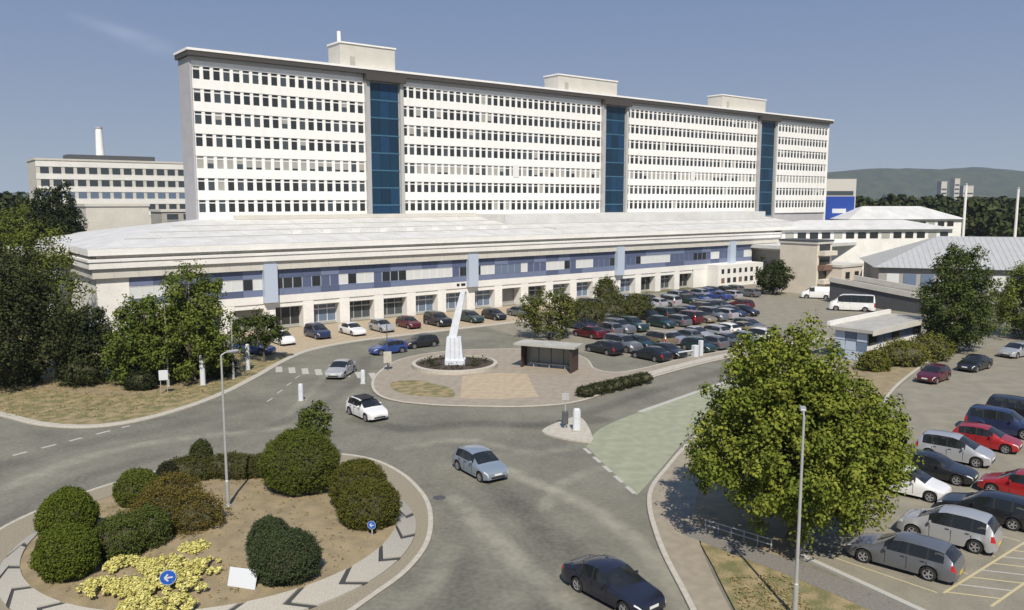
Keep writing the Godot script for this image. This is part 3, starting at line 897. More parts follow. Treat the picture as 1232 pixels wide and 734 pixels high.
func build_other_buildings():
	# older block beyond, on the left
	var rows := []
	for i in 4: rows.append([26.2 - 3.25 * i, 1.7, 2.0, 2.75, M["glass mid"] if i != 2 else M["shop glass"]])
	var lb := block("office_block", "cream flat roofed office block with window rows beyond the podium, behind the dark domed tree", P(-123.5, 214), Vector3(50, 29.6, 14), M["pale fascia"], rows)
	for i in 5: part("white_band", st_box(Vector3(-0.05, 24.7 - 3.25 * i + 3.28, 0.0), Vector3(50, 26.1 - 3.25 * i + 3.28, 0.12)), M["white wall"], lb)
	part("roof_plant", st_box(Vector3(8, 30.2, -9), Vector3(30, 31.4, -2)), M["dark roof"], lb)
	var t := thing("boiler_chimney", "slim white chimney stack rising above the cream office block", "chimney", P(-117.5, 236))
	var s := st()
	lathe(s, [Vector2(1.25, 0), Vector2(1.2, 30), Vector2(0.9, 38.6), Vector2(0.85, 39.4)], 16)
	part("stack", s, M["tower white"], t)
	s = st()
	lathe(s, [Vector2(0.85, 39.41), Vector2(0.98, 39.42), Vector2(0.98, 39.9), Vector2(0.5, 39.9)], 16)
	part("rim", s, M["grey cladding"], t)
	block("plain_concrete_block", "plain pale concrete block rising behind the left podium roof", P(-79, 152), Vector3(11, 18.0, 9), M["pale fascia"], [])
	block("link_block", "low pale link block between concrete block and ward tower", P(-71, 166), Vector3(14, 16.8, 8), M["dull concrete"], [[15.2, 1.2, 2.2, 3.0, M["glass mid"]]])
	# right of the podium
	var wb := block("cream_tower_block", "plain cream block with dark roof edge beside the car park van", P(62.0, 165.5), Vector3(5.5, 10.3, 8.6), M["cream block"], [])
	part("dark_roof_edge", st_box(Vector3(-0.3, 10.82, -8.9), Vector3(5.8, 11.1, 0.3)), M["dark roof"], wb)
	for i in 3: part("balcony", st_box(Vector3(0.4, 2.2 + 2.9 * i, 0.01), Vector3(5.1, 3.1 + 2.9 * i, 1.5)), M["cream block" if i != 1 else "brick"], wb)
	for i in 3: part("balcony_door", st_box(Vector3(0.8, 3.12 + 2.9 * i, 0.01), Vector3(4.7, 4.7 + 2.9 * i, 0.08)), M["glass dark"], wb)
	var ec := block("entrance_concourse", "dark glazed entrance concourse under a pale flat roof right of the cream block", pod(143, 6), Vector3(44, 7.6, 26), M["inner wall"], [[1.0, 2.4, 2.6, 3.0, M["shop glass"]], [4.4, 2.2, 2.6, 3.0, M["glass dark"]]])
	part("canopy_roof", st_box(Vector3(-3, 8.15, -27), Vector3(47, 8.9, 3.5)), M["roof membrane"], ec)
	part("canopy_roof", st_box(Vector3(4, 8.92, -24), Vector3(40, 10.0, -6)), M["roof membrane"], ec)
	var cb := block("cream_porch_building", "small cream porch building with brick base beside the ramp", P(67, 165), Vector3(8, 5.6, 6), M["cream block"], [[3.2, 1.4, 1.6, 3.4, M["glass dark"]]])
	part("brick_base", st_box(Vector3(-0.2, 0, 0.07), Vector3(9.2, 2.6, 0.4)), M["brick"], cb)
	# ramp with pale parapet
	t = thing("vehicle_ramp", "raised vehicle ramp with pale parapet and dark side behind the minibus", "ramp", P(60, 153), -1.05)
	s = st()
	quad(s, Vector3(0, 3.9, 0), Vector3(20, 2.4, 0), Vector3(20, 2.4, -7), Vector3(0, 3.9, -7))
	part("deck", s, M["path asphalt"], t)
	s = st()
	quad(s, Vector3(0, 0, 0), Vector3(20, 0, 0), Vector3(20, 2.38, 0), Vector3(0, 3.88, 0))
	quad(s, Vector3(0, 0, -7), Vector3(0, 0, 0), Vector3(0, 3.88, 0), Vector3(0, 3.88, -7))
	quad(s, Vector3(20, 0, 0), Vector3(20, 0, -7), Vector3(20, 2.38, -7), Vector3(20, 2.38, 0))
	part("side_wall", s, M["dark roof"], t)
	for z in [0.15, -7.0]:
		s = st()
		box(s, Vector3(10, 3.65, z), Vector3(20.1, 0.9, 0.3), Basis(Vector3(0, 0, 1), -0.075))
		part("parapet", s, M["pale fascia"], t)
	# grey sheet roofed hall
	t = thing("grey_roofed_hall", "wide hall with ribbed grey sheet hip roof behind the dark conifer", "building", P(69.5, 156), -0.3)
	part("wall", st_box(Vector3(1, 0, -26), Vector3(45, 6.3, -1)), M["inner wall"], t)
	for k in 14: part("window", st_box(Vector3(2.4 + k * 3.0, 2.2, -0.99), Vector3(4.6 + k * 3.0, 5.2, -0.9)), M["shop glass" if k % 3 else "blind white"], t)
	var a := Vector3(0, 6.4, 0)
	var b := Vector3(46, 6.4, 0)
	var c := Vector3(46, 6.4, -27)
	var d := Vector3(0, 6.4, -27)
	var e := Vector3(13, 12.0, -13)
	var f := Vector3(33, 12.0, -13)
	s = st()
	quad(s, a, b, f, e); tri(s, b, c, f); quad(s, c, d, e, f); tri(s, d, a, e)
	quad(s, d, c, b, a)
	var rf := part("roof", s, M["grey roof sheet"], t)
	for k in 46:
		var x := 0.5 + k
		var top := e + (f - e) * clampf((x - 13) / 20.0, 0, 1)
		var q := 1.0
		if x < 13: q = x / 13.0
		elif x > 33: q = (46 - x) / 13.0
		s = st()
		tube(s, [Vector3(x, 6.43, 0.02), Vector3(x, 6.43 + 5.6 * q, -13 * q)], [0.05, 0.05], 4)
		part("roof_rib", s, M["grey roof sheet"], rf)
	for k in 26:
		var z := -0.5 - k
		var q := 1.0 - absf(-z - 13.0) / 13.0
		s = st()
		tube(s, [Vector3(-0.02, 6.43, z), Vector3(13 * q, 6.43 + 5.6 * q, lerpf(z, -13, 0.0))], [0.05, 0.05], 4)
		part("roof_rib", s, M["grey roof sheet"], rf)
	# white gabled hall further back
	for g in [["white_gabled_hall", "long white gabled hall beyond the concourse, below the woods", P(104, 252), 38.0, 16.0, 13.4, 17.4], ["pale_flat_hall", "pale low hall between the concourse and the grey hip roof", P(66, 200), 46.0, 14.0, 12.0, 14.2]]:
		t = thing(g[0], g[1], "building", g[2], 0.15)
		var w: float = g[3]
		var z: float = g[4]
		part("wall", st_box(Vector3(0, 0, -z), Vector3(w, g[5], 0)), M["white wall"], t)
		for k in int(w / 3.2): part("window", st_box(Vector3(1.0 + k * 3.2, g[5] - 2.2, 0.01), Vector3(3.2 + k * 3.2, g[5] - 0.7, 0.07)), M["glass dark" if k % 4 else "blind"], t)
		s = st()
		var h0: float = g[5] + 0.02
		var h1: float = g[6]
		quad(s, Vector3(-1, h0, 1), Vector3(w + 1, h0, 1), Vector3(w - 9, h1, -z / 2), Vector3(9, h1, -z / 2))
		quad(s, Vector3(w + 1, h0, -z - 1), Vector3(-1, h0, -z - 1), Vector3(9, h1, -z / 2), Vector3(w - 9, h1, -z / 2))
		tri(s, Vector3(-1, h0, -z - 1), Vector3(-1, h0, 1), Vector3(9, h1, -z / 2))
		tri(s, Vector3(w + 1, h0, 1), Vector3(w + 1, h0, -z - 1), Vector3(w - 9, h1, -z / 2))
		quad(s, Vector3(-1, h0, -z - 1), Vector3(w + 1, h0, -z - 1), Vector3(w + 1, h0, 1), Vector3(-1, h0, 1))
		part("roof", s, M["roof membrane"], t)
	# blue and white clad block past the far end of the tower
	t = thing("blue_clad_block", "white topped block with deep blue cladding past the tower's far end", "building", P(100, 262))
	part("wall", st_box(Vector3(0, 0, -12), Vector3(9.6, 26.0, 0)), M["far wall"], t)
	part("blue_cladding", st_box(Vector3(-0.1, 6, 0.01), Vector3(9.2, 20.5, 0.25)), M["deep blue cladding"], t)
	part("window_band", st_box(Vector3(0.3, 20.9, 0.01), Vector3(8.8, 22.2, 0.12)), M["glass mid"], t)
	part("white_panel", st_box(Vector3(2.2, 15.2, 0.26), Vector3(6.6, 16.6, 0.32)), M["sign white"], t)
	# flat roofed single storey building by the right car park
	t = thing("flat_roofed_building", "low flat roofed building with pale blue end wall beside the right car park", "building", P(42.0, 94.6), TURN + 0.06)
	part("wall", st_box(Vector3(0, 0, -4.2), Vector3(15.5, 1.9, -0.1)), M["white wall"], t)
	part("upper_wall", st_box(Vector3(0.05, 1.92, -4.15), Vector3(15.5, 3.6, -0.25)), M["inner wall"], t)
	for k in 7: part("window", st_box(Vector3(0.6 + k * 2.05, 2.0, -0.24), Vector3(2.4 + k * 2.05, 3.4, -0.16)), M["shop glass" if k % 3 else "glass dark"], t)
	part("low_wall", st_box(Vector3(2, 0, 1.4), Vector3(14, 1.5, 1.7)), M["cream block"], t)
	for k in 3:
		for j in 3: part("blue_end_panel", st_box(Vector3(-0.08, 0.15 + 1.15 * j, -4.1 + 1.35 * k), Vector3(0.0, 1.22 + 1.15 * j, -2.85 + 1.35 * k)), M["pale blue panel" if (k + j) % 3 else "shop glass"], t)
	part("roof", st_box(Vector3(-0.6, 3.62, -4.9), Vector3(16.1, 4.0, 0.7)), M["dull concrete"], t)
	part("roof_upstand", st_box(Vector3(-0.6, 4.02, -4.9), Vector3(16.1, 4.55, -4.5)), M["white wall"], t)
	part("roof_upstand", st_box(Vector3(-0.62, 3.4, 0.71), Vector3(16.12, 4.1, 0.82)), M["pale fascia"], t)
# ---------------------------------------------------------------- ground, roads, islands
var ISLE := Vector2(-16.5, 44.4)
func pv(a: Array) -> Array:
	var o := []
	for q in a: o.append(Vector2(q[0], q[1]))
	return o
func circle(c: Vector2, r: float, n := 72) -> PackedVector2Array:
	var o := PackedVector2Array()
	for i in n: o.append(c + Vector2(cos(TAU * i / n), sin(TAU * i / n)) * r)
	return o
func build_ground():
	ground_sheet("ground", slab(PackedVector2Array([Vector2(-3500, -300), Vector2(3500, -300), Vector2(3500, 4500), Vector2(-3500, 4500)]), -0.01), M["meadow"])
	# the road sheet carries uv from its own world position: 160 m to the texture
	var s := st()
	for q in [[-80, 10], [80, 170], [80, 10], [-80, 10], [-80, 170], [80, 170]]:
		s.set_normal(Vector3.UP)
		s.set_uv(Vector2((q[0] + 80) / 160.0, (q[1] - 10) / 160.0))
		s.add_vertex(P(q[0], q[1], 0.0))
	ground_sheet("road", s, M["road"])
	# verge and forecourt on the left
	var lk := curve(pv([[-105, 104], [-70, 84], [-54, 75], [-45.9, 70.8], [-40.6, 67.7], [-36, 66.8], [-32.6, 68.6], [-30.1, 72.9], [-28.4, 79], [-27.5, 87], [-27, 95], [-25.6, 102.5], [-21.5, 109], [-15, 114.6], [-5, 122.4], [7, 131.8], [14, 137.2]]), 1.2)
	var verge := PackedVector2Array()
	var fore := PackedVector2Array()
	for p in lk:
		if p.y < 99.5 or p.x < -40: verge.append(p + Vector2(0, 0.3))
		else: fore.append(p + Vector2(-0.2, 0.25))
	var vt := verge.duplicate()
	vt.append(Vector2(-47, 106.5)); vt.append(Vector2(-60, 112)); vt.append(Vector2(-105, 160))
	ground_sheet("verge", slab(vt, 0.11), M["dry grass"])
	var f2 := PackedVector2Array([verge[-1] + Vector2(0, 0.05)])
	f2.append_array(fore)
	for q in [[98, 0.3], [72, 0.3], [40, 0.3], [8, 0.3]]: f2.append(G + CU * (q[0] - 6.0) + CN * q[1])
	f2.append(Vector2(-47, 106.6))
	ground_sheet("forecourt_pavement", slab(f2, 0.115), M["sand paving"])
	ground_sheet("verge_kerb", kerb(lk, 0.75, 0.13, -1.0), M["kerb stone"])
	# shaded planting bed under the left trees
	ground_sheet("planting_bed", slab(curve(pv([[-46, 80], [-38, 78.5], [-33, 82], [-31, 90], [-33, 100], [-44, 103], [-58, 96], [-60, 86]]), 2.0, true), 0.116), M["bare soil"])
	# roundabout
	var n := 96
	var ap := curve(pv([[-11, 59.0], [-8, 55.9], [-5.9, 51.8], [-4.9, 48.2], [-4.6, 43.8], [-5.3, 40.2], [-6.6, 37.4], [-8.4, 34.4], [-12, 31.6], [-18, 30.4], [-24, 32.4], [-28.6, 37.6], [-30, 45], [-28.2, 51.4], [-24.6, 56.4], [-20, 59.2], [-15.5, 60.2]]), 1.0, true)
	ground_sheet("roundabout_apron", slab(ap, 0.06, 0.0), M["apron setts"])
	ground_sheet("roundabout_kerb", kerb(ap, 0.3, 0.075, 1.0, true), M["kerb stone"])
	var soil := st()
	for i in n:   # gently domed soil
		for k in 6:
			var q := func(a, j):
				var r: float = 9.9 * j / 6.0
				var p: Vector2 = ISLE + Vector2(cos(a), sin(a)) * r
				return P(p.x, p.y, 0.62 + 0.35 * (1.0 - pow(j / 6.0, 2.0)) + 0.05 * sin(p.x * 1.7) * sin(p.y * 1.3))
			var a0 := TAU * i / n
			var a1 := TAU * (i + 1) / n
			if k > 0: quad(soil, q.call(a0, k), q.call(a0, k + 1), q.call(a1, k + 1), q.call(a1, k))
			else: tri(soil, q.call(a0, 0), q.call(a0, 1), q.call(a1, 1))
	ground_sheet("roundabout_soil", soil, M["bare soil"])
	# plaza with the sculpture
	var front := curve(pv([[-14.6, 93], [-15, 86], [-13.9, 79.9], [-11.6, 76.2], [-7.4, 74.3], [-2.8, 73.7], [1.8, 73.7], [6.7, 75.9], [12.5, 83.4], [23, 94.4], [31, 100.9], [45, 112]]), 1.2)
	var back := curve(pv([[44, 114.5], [30, 104.2], [22, 98.4], [15, 91.4], [11.5, 89], [9.5, 91], [9, 97], [6, 102.5], [-2, 103.5], [-9, 101.5], [-13, 97.5], [-14.6, 93]]), 1.5)
	var plaza := front.duplicate()
	for i in back.size() - 1: plaza.append(back[i])
	ground_sheet("plaza_pavement", slab(plaza, 0.12, 0.0), M["plaza paving"])
	ground_sheet("plaza_kerb", kerb(front, 0.3, 0.14, -1.0), M["kerb stone"])
	ground_sheet("plaza_back_kerb", kerb(back, 0.25, 0.14, -1.0), M["kerb stone"])
	ground_sheet("sand_terrace", slab(PackedVector2Array(pv([[-5.4, 87.0], [-5.0, 76.8], [-1.0, 76.4], [2.6, 77.4], [1.6, 88.2], [-1.6, 88.6]])), 0.124), M["sand paving"])
	ground_sheet("plaza_grass", slab(curve(pv([[-12.6, 84], [-11.9, 80.3], [-9.6, 78.0], [-5.8, 77.4], [-6.2, 81.0], [-7.6, 82.6], [-10.0, 84.8]]), 1.0, true), 0.124), M["dry grass"])
	ground_sheet("pavement_strip", strip(curve(pv([[7.4, 79], [12.8, 85.5], [22, 95.2], [30, 101.8], [43, 112.2]]), 1.5), 1.3, 0.125), M["kerb stone"])
	# right hand pavement, tree bed, path, verge
	var rk := curve(pv([[8.4, 20], [8.3, 30], [8.3, 36], [8.1, 43.7], [8.8, 51], [11.2, 57], [14.6, 64], [20, 74], [27, 84.5], [38, 96.5], [48, 105]]), 1.2)
	var rb := curve(pv([[50, 102], [40, 93.2], [29.5, 81], [22.5, 71], [17.2, 62.5], [14, 56], [11.9, 50.5], [10.7, 45.2], [10.3, 41], [10.2, 36], [10.3, 28], [10.4, 20]]), 1.2)
	var rp := rk.duplicate()
	rp.append_array(rb)
	ground_sheet("right_pavement", slab(rp, 0.115), M["pavement"])
	ground_sheet("right_kerb", kerb(rk, 0.3, 0.13, 1.0), M["kerb stone"])
	var bed := PackedVector2Array()
	for p in rb: if p.y > 45.0 and p.y < 93: bed.append(p)
	bed.append_array(curve(pv([[11.2, 44.6], [14.6, 41.2], [15.6, 42], [17.5, 45.4], [20.5, 50], [25, 57], [31, 68], [38, 80], [46.5, 91.5]]), 2.0))
	ground_sheet("tree_bed", slab(bed, 0.112), M["bare soil"])
	ground_sheet("footpath", strip(curve(pv([[10.3, 45.2], [12.6, 42.4], [15.2, 39.3], [17.4, 36.2], [19.6, 32], [21.5, 26]]), 1.0), 1.7, 0.118), M["path asphalt"])
	ground_sheet("right_verge", slab(curve(pv([[10.4, 20], [10.4, 30], [10.4, 36], [10.5, 40.5], [10.6, 43.7], [11.8, 42.2], [14.4, 39.2], [16.6, 36], [18.8, 31.6], [20.4, 20]]), 1.5), 0.11), M["dry grass"])
	var cp := PackedVector2Array(pv([[15.6, 42.2], [18.6, 37.0], [21.0, 32.6], [23, 24], [70, 24], [90, 110], [75, 122], [56, 103], [46.5, 91.2], [38, 79.6], [31, 67.6], [25, 56.6], [20.5, 49.6], [17.5, 45]]))
	ground_sheet("right_car_park", slab(cp, 0.016), M["car park asphalt"])
	ground_sheet("car_park_kerb", kerb(curve(pv([[22.4, 26], [20.8, 32.8], [18.6, 37.0], [15.7, 41.9]]), 0.8), 0.36, 0.14, -1.0), M["line white"])
	ground_sheet("car_park_back_kerb", kerb(curve(pv([[15.7, 42.0], [17.6, 45.2], [20.6, 49.8], [25.1, 56.8], [31.1, 67.8], [38.1, 79.8], [46.6, 91.4], [56, 103.2]]), 1.5), 0.25, 0.14, -1.0), M["kerb stone"])
	var cp2 := PackedVector2Array()
	for q in [[52, 2], [142, 2], [150, 30], [118, 62], [74, 60], [64, 58], [52, 52.5], [46, 40], [50, 16]]: cp2.append(G + CU * q[0] + CN * q[1])
	ground_sheet("main_car_park", slab(cp2, 0.008), M["car park asphalt"])
	# green surfaced lane
	var gl := PackedVector2Array(curve(pv([[8.1, 51.0], [8.9, 52.6], [11.1, 57.3], [14.4, 64.4], [19.8, 74.4], [26.8, 84.8], [37, 96.3]]), 1.5))
	gl.append_array(curve(pv([[34.5, 97.6], [24.4, 86], [15.5, 76.2], [10.6, 71], [7.2, 66.2], [5.8, 61.6]]), 1.5))
	ground_sheet("green_lane", slab(gl, 0.006), M["green asphalt"])
	# markings
	var mk := func(a: Vector2, b: Vector2, w: float, m: String, y: float, called: String): ground_sheet(called, strip(PackedVector2Array([a, b]), w, y), M[m])
	mk.call(Vector2(11.6, 72.2), Vector2(24.6, 86.8), 0.55, "line white", 0.012, "lane_line")
	for i in 5:
		var a := Vector2(5.6, 61.2).lerp(Vector2(8.0, 51.4), i / 4.6)
		mk.call(a, a + Vector2(0.35, -1.35), 0.3, "line white", 0.012, "give_way_dash")
	for i in 8:
		var a := Vector2(-27.0 + i * 1.62, 92.6 - i * 0.5)
		mk.call(a, a + Vector2(1.5, -5.0).rotated(0.0) * 0.62, 0.72, "line white", 0.005, "zebra_stripe")
	var dash := curve(pv([[-40, 55.5], [-37.6, 59.4], [-34.8, 64.0], [-32.6, 67.6]]), 1.25)
	for i in range(0, dash.size() - 1, 2): mk.call(dash[i], dash[i + 1], 0.3, "line white", 0.005, "lane_dash")
	for i in 4:
		var a := Vector2(-23.4, 76 + i * 3.4)
		mk.call(a, a + Vector2(0.1, 1.5), 0.16, "line white", 0.005, "lane_dash")
	# bay lines and yellow hatching, right car park
	var bd := Vector2(-0.66, 0.75)
	var bs := Vector2(0.79, 0.613)
	var o := Vector2(20.6, 37.3)
	mk.call(o + bs * 0.6, o + bs * 16, 0.14, "line yellow", 0.021, "bay_line")
	mk.call(o + bs * 0.9 - bd * 2.0, o + bs * 16 - bd * 2.0, 0.14, "line yellow", 0.021, "bay_line")
	for i in 12: mk.call(o + bs * (0.8 + i * 1.3), o + bs * (2.1 + i * 1.3) - bd * 2.0, 0.12, "line white" if i % 2 else "line yellow", 0.022, "hatch_line")
	for i in 7: mk.call(o + bs * (0.4 + i * 3.3) + bd * 0.2, o + bs * (0.4 + i * 3.3) + bd * 5.6, 0.1, "line yellow", 0.021, "bay_line")
	for r in 6:
		var off: float = [9.6, 15.4, 25.4, 31.2, 41.2, 47.0][r]
		for k in 30:
			var s0 := 58.0 + k * 3.0 - r * 1.2
			if s0 > 60 + (5 - r) * 10: break
			var a := G + CU * s0 + CN * (off - 2.4)
			mk.call(a, a + CN * 4.8, 0.1, "line white", 0.013, "bay_line")
func build_chevrons():   # sloping ring of white blocks with black chevrons round the roundabout
	var t := thing("chevron_ring", "sloping ring of white blocks with black chevrons around the planted roundabout", "kerb ring", P(ISLE.x, ISLE.y))
	var n := 22
	var per := TAU / n
	var at := func(a: float, k: float, dy := 0.0):
		var r := lerpf(10.95, 9.88, k)
		return Vector3(cos(a) * r, lerpf(0.1, 0.66, k) + dy, -sin(a) * r)
	var mk := func(a0: float, a1: float, lift: float) -> SurfaceTool:
		var s := st()
		var steps := 5
		for h in 2:
			var k0 := 0.5 * h
			var k1 := 0.5 * h + 0.5
			var o0 := -0.10 * (0.0 if h == 0 else 1.0)
			var o1 := -0.10 * (1.0 if h == 0 else 0.0)
			for i in steps:
				var f0 := a0 + (a1 - a0) * i / steps
				var f1 := a0 + (a1 - a0) * (i + 1) / steps
				quad(s, at.call(f0 + o0, k0, lift), at.call(f1 + o0, k0, lift), at.call(f1 + o1, k1, lift), at.call(f0 + o1, k1, lift))
				if h == 0: quad(s, at.call(f0, 0, -0.1), at.call(f1, 0, -0.1), at.call(f1, 0, lift), at.call(f0, 0, lift))
			quad(s, at.call(a1 + o0, k0, lift), at.call(a1 + o0, k0, -0.12), at.call(a1 + o1, k1, -0.12), at.call(a1 + o1, k1, lift))
			quad(s, at.call(a0 + o0, k0, -0.12), at.call(a0 + o0, k0, lift), at.call(a0 + o1, k1, lift), at.call(a0 + o1, k1, -0.12))
		for i in steps:
			var f0 := a0 + (a1 - a0) * i / steps
			var f1 := a0 + (a1 - a0) * (i + 1) / steps
			quad(s, at.call(f0, 1, lift), at.call(f1, 1, lift), at.call(f1, 1, -0.3), at.call(f0, 1, -0.3))
		return s
	var white: Mesh = mk.call(0.022, per - 0.022, 0.05).commit()
	var black: Mesh = mk.call(-0.018, 0.018, 0.0).commit()
	for i in n:
		part("white_block", white, M["chevron white"], t, Vector3.ZERO, per * i)
		part("black_chevron", black, M["chevron black"], t, Vector3.ZERO, per * i)
# ---------------------------------------------------------------- street furniture
func lamp_post(label: String, at: Vector3, h: float, arm: Vector2, group := "street lamps") -> Node3D:
	var t := thing("street_lamp", label, "street lamp", at, 0, group)
	var s := st()
	tube(s, [Vector3(0, 0, 0), Vector3(0, 1.6, 0), Vector3(0, 1.65, 0), Vector3(0, h, 0)], [0.12, 0.115, 0.085, 0.055], 10)
	part("post", s, M["galvanised"], t)
	s = st()
	bevel_box(s, Vector3(0, 0.06, 0), Vector3(0.34, 0.12, 0.34), 0.02)
	part("base_plate", s, M["galvanised"], t)
	s = st()
	var e := Vector3(arm.x, 0, -arm.y)
	tube(s, [Vector3(0, h - 0.02, 0), e * 0.3 + Vector3(0, h + 0.1, 0), e * 0.7 + Vector3(0, h + 0.13, 0)], [0.045, 0.04, 0.035], 8)
	part("bracket", s, M["galvanised"], t)
	s = st()
	var b := Basis(Vector3.UP, atan2(arm.y, arm.x))
	bevel_box(s, e * 0.95 + Vector3(0, h + 0.13, 0), Vector3(0.7, 0.13, 0.28), 0.04, b)
	var hd := part("lantern", s, M["galvanised"], t)
	s = st()
	bevel_box(s, e * 0.98 + Vector3(0, h + 0.05, 0), Vector3(0.46, 0.06, 0.2), 0.02, b)
	part("lens", s, M["lamp glass"], hd)
	return t
func arrow_sign(label: String, at: Vector3, h: float, r: float, turn: float):
	var t := thing("round_sign", label, "sign", at, turn, "blue arrow signs")
	var s := st()
	tube(s, [Vector3.ZERO, Vector3(0, h, 0)], [0.04, 0.04], 8)
	part("post", s, M["galvanised"], t)
	var f := Transform3D(Basis(Vector3.RIGHT, PI / 2), Vector3(0, h, 0.06))
	s = st()
	lathe(s, [Vector2(0, -0.015), Vector2(r, -0.015), Vector2(r, 0.012), Vector2(0, 0.012)], 28, f)
	var d := part("disc", s, M["sign blue"], t)
	s = st()
	lathe(s, [Vector2(r * 0.94, 0.0125), Vector2(r, 0.0125), Vector2(r, 0.016), Vector2(r * 0.94, 0.016)], 28, f)
	part("white_rim", s, M["sign white"], d)
	s = st()
	box(s, Vector3(0.1 * r, h, 0.078), Vector3(0.95 * r, 0.2 * r, 0.006))
	for k in [-1.0, 1.0]: box(s, Vector3(-0.2 * r, h + 0.22 * r * k, 0.079), Vector3(0.62 * r, 0.2 * r, 0.006), Basis(Vector3(0, 0, 1), 0.8 * k))
	part("white_arrow", s, M["sign white"], d)
func bollard(label: String, at: Vector3, h: float, w: float, colour: String, called := "white_bollard"):
	var t := thing(called, label, "bollard", at, 0)
	var s := st()
	bevel_box(s, Vector3(0, h / 2, 0), Vector3(w, h, w * 0.7), w * 0.16)
	part("body", s, M[colour], t)
	s = st()
	bevel_box(s, Vector3(0, 0.05, 0), Vector3(w * 1.25, 0.1, w * 0.95), 0.02)
	part("base", s, M["dull concrete"], t)
	s = st()
	bevel_box(s, Vector3(0, h * 0.72, w * 0.36), Vector3(w * 0.7, h * 0.28, 0.03), 0.01)
	part("plate", s, M["sign blue" if h < 1.3 else "sign white"], t)
func build_furniture():
	lamp_post("tall grey street lamp standing in the planted roundabout", P(-16.95, 46.7, 0.9), 9.2, Vector2(0.5, 0.6))
	lamp_post("tall grey street lamp in front of the large tree on the right", P(12.95, 35.2, 0.1), 9.4, Vector2(0.3, 1.0))
	lamp_post("grey street lamp among the broadleaf trees on the left verge", P(-35.2, 81.8, 0.1), 8.5, Vector2(0.6, -0.6))
	lamp_post("short slim grey post lamp at the left verge near the zebra crossing", P(-29.8, 85.5, 0.1), 6.5, Vector2(0.6, -0.3))
	for q in [["tall pale mast standing before the woods, left of the pair", P(113.2, 205), 23.0], ["tall pale mast standing before the woods, right of the pair", P(125, 203), 22.0]]:
		var t := thing("pale_mast", q[1 - 1], "mast", q[1], 0, "masts by the far halls")
		var s := st()
		tube(s, [Vector3.ZERO, Vector3(0, q[2], 0)], [0.4, 0.28], 10)
		part("pole", s, M["white wall"], t)
		s = st()
		lathe(s, [Vector2(0.32, q[2] + 0.01), Vector2(0.36, q[2] + 0.25), Vector2(0, q[2] + 0.45)], 10)
		part("cap", s, M["grey cladding"], t)
	arrow_sign("blue round arrow sign standing in the yellow shrubs on the roundabout", P(-16.10, 36.20, 0.6), 0.95, 0.37, 0.35)
	arrow_sign("small blue round arrow sign below the clipped bush by the chevron ring", P(-7.7, 42.9, 0.6), 0.75, 0.24, -0.2)
	# white board
	var t := thing("white_board", "white rectangular board leaning on short legs beside the dark green bush", "board", P(-12.9, 37.0, 0.66), -0.25)
	var s := st()
	bevel_box(s, Vector3(0, 0.42, 0), Vector3(1.5, 0.95, 0.08), 0.03, Basis(Vector3.RIGHT, -0.35))
	part("panel", s, M["sign white"], t)
	for k in [-0.55, 0.55]:
		s = st()
		tube(s, [Vector3(k, -0.1, -0.12), Vector3(k, 0.5, -0.16)], [0.035, 0.035], 6)
		part("leg", s, M["galvanised"], t)
	# sculpture
	t = thing("spire_sculpture", "tall white leaning tapered sculpture standing in a round planting bed", "sculpture", P(-6.5, 91.8, 0.12))
	s = st()
	bevel_box(s, Vector3(0, 0.45, 0), Vector3(2.3, 1.1, 1.9), 0.06)
	part("plinth", s, M["sculpture white"], t)
	var sec := func(y: float, cx: float, w: float, dz: float): return [Vector3(cx - w / 2, y, dz / 2), Vector3(cx + w / 2, y, dz / 2), Vector3(cx + w / 2, y, -dz / 2), Vector3(cx - w / 2, y, -dz / 2)]
	var rings := [sec.call(1.0, -0.1, 2.05, 1.5), sec.call(3.5, -0.12, 1.6, 1.2), sec.call(3.4, -0.3, 0.95, 0.8), sec.call(6.2, 0.35, 0.78, 0.6), sec.call(8.9, 0.98, 0.5, 0.4)]
	var rg := func(i0: int, i1: int) -> SurfaceTool:
		var q := st()
		for i in range(i0, i1):
			for k in 4: quad(q, rings[i][k], rings[i][(k + 1) % 4], rings[i + 1][(k + 1) % 4], rings[i + 1][k])
		quad(q, rings[i1][0], rings[i1][1], rings[i1][2], rings[i1][3])
		return q
	part("shaft_base", rg.call(0, 1), M["sculpture white"], t)
	part("spire", rg.call(2, 4), M["sculpture white"], t)
	for k in 3:
		s = st()
		box(s, Vector3(-0.5 + 0.5 * k, 2.3, 0.66), Vector3(0.06, 2.6, 0.12), Basis(Vector3.RIGHT, -0.048))
		part("fin", s, M["galvanised"], t)
	t = thing("round_planting_bed", "round mulch bed with low stone rim around the white sculpture", "planter", P(-6.6, 92.4, 0.12))
	s = st()
	lathe(s, [Vector2(4.95, 0.0), Vector2(4.95, 0.42), Vector2(4.5, 0.45), Vector2(4.5, 0.1)], 40)
	part("stone_rim", s, M["kerb stone"], t)
	s = st()
	lathe(s, [Vector2(4.5, 0.22), Vector2(2.4, 0.4), Vector2(0, 0.45)], 40)
	part("mulch", s, M["mulch"], t)
	part("ground_cover", leaves(ring_clumps(3.0, 0.9, 60, 0.5, 77), 24, 0.2, Color(0.03, 0.045, 0.02), Color(0.055, 0.05, 0.03), 78), M["leaf dense"], t)
	# bus shelter
	t = thing("bus_shelter", "bus shelter with pale flat roof and dark red end wall on the plaza", "bus shelter", P(0.9, 91.4, 0.12), -0.42)
	part("roof", st_box(Vector3(-0.4, 2.75, -2.0), Vector3(6.9, 2.98, 0.9)), M["dull concrete"], t)
	part("end_wall", st_box(Vector3(6.25, 0, -1.7), Vector3(6.45, 2.73, 0.6)), M["brown steel"], t)
	part("end_wall", st_box(Vector3(0.0, 0, -1.7), Vector3(0.12, 2.73, -0.3)), M["brown steel"], t)
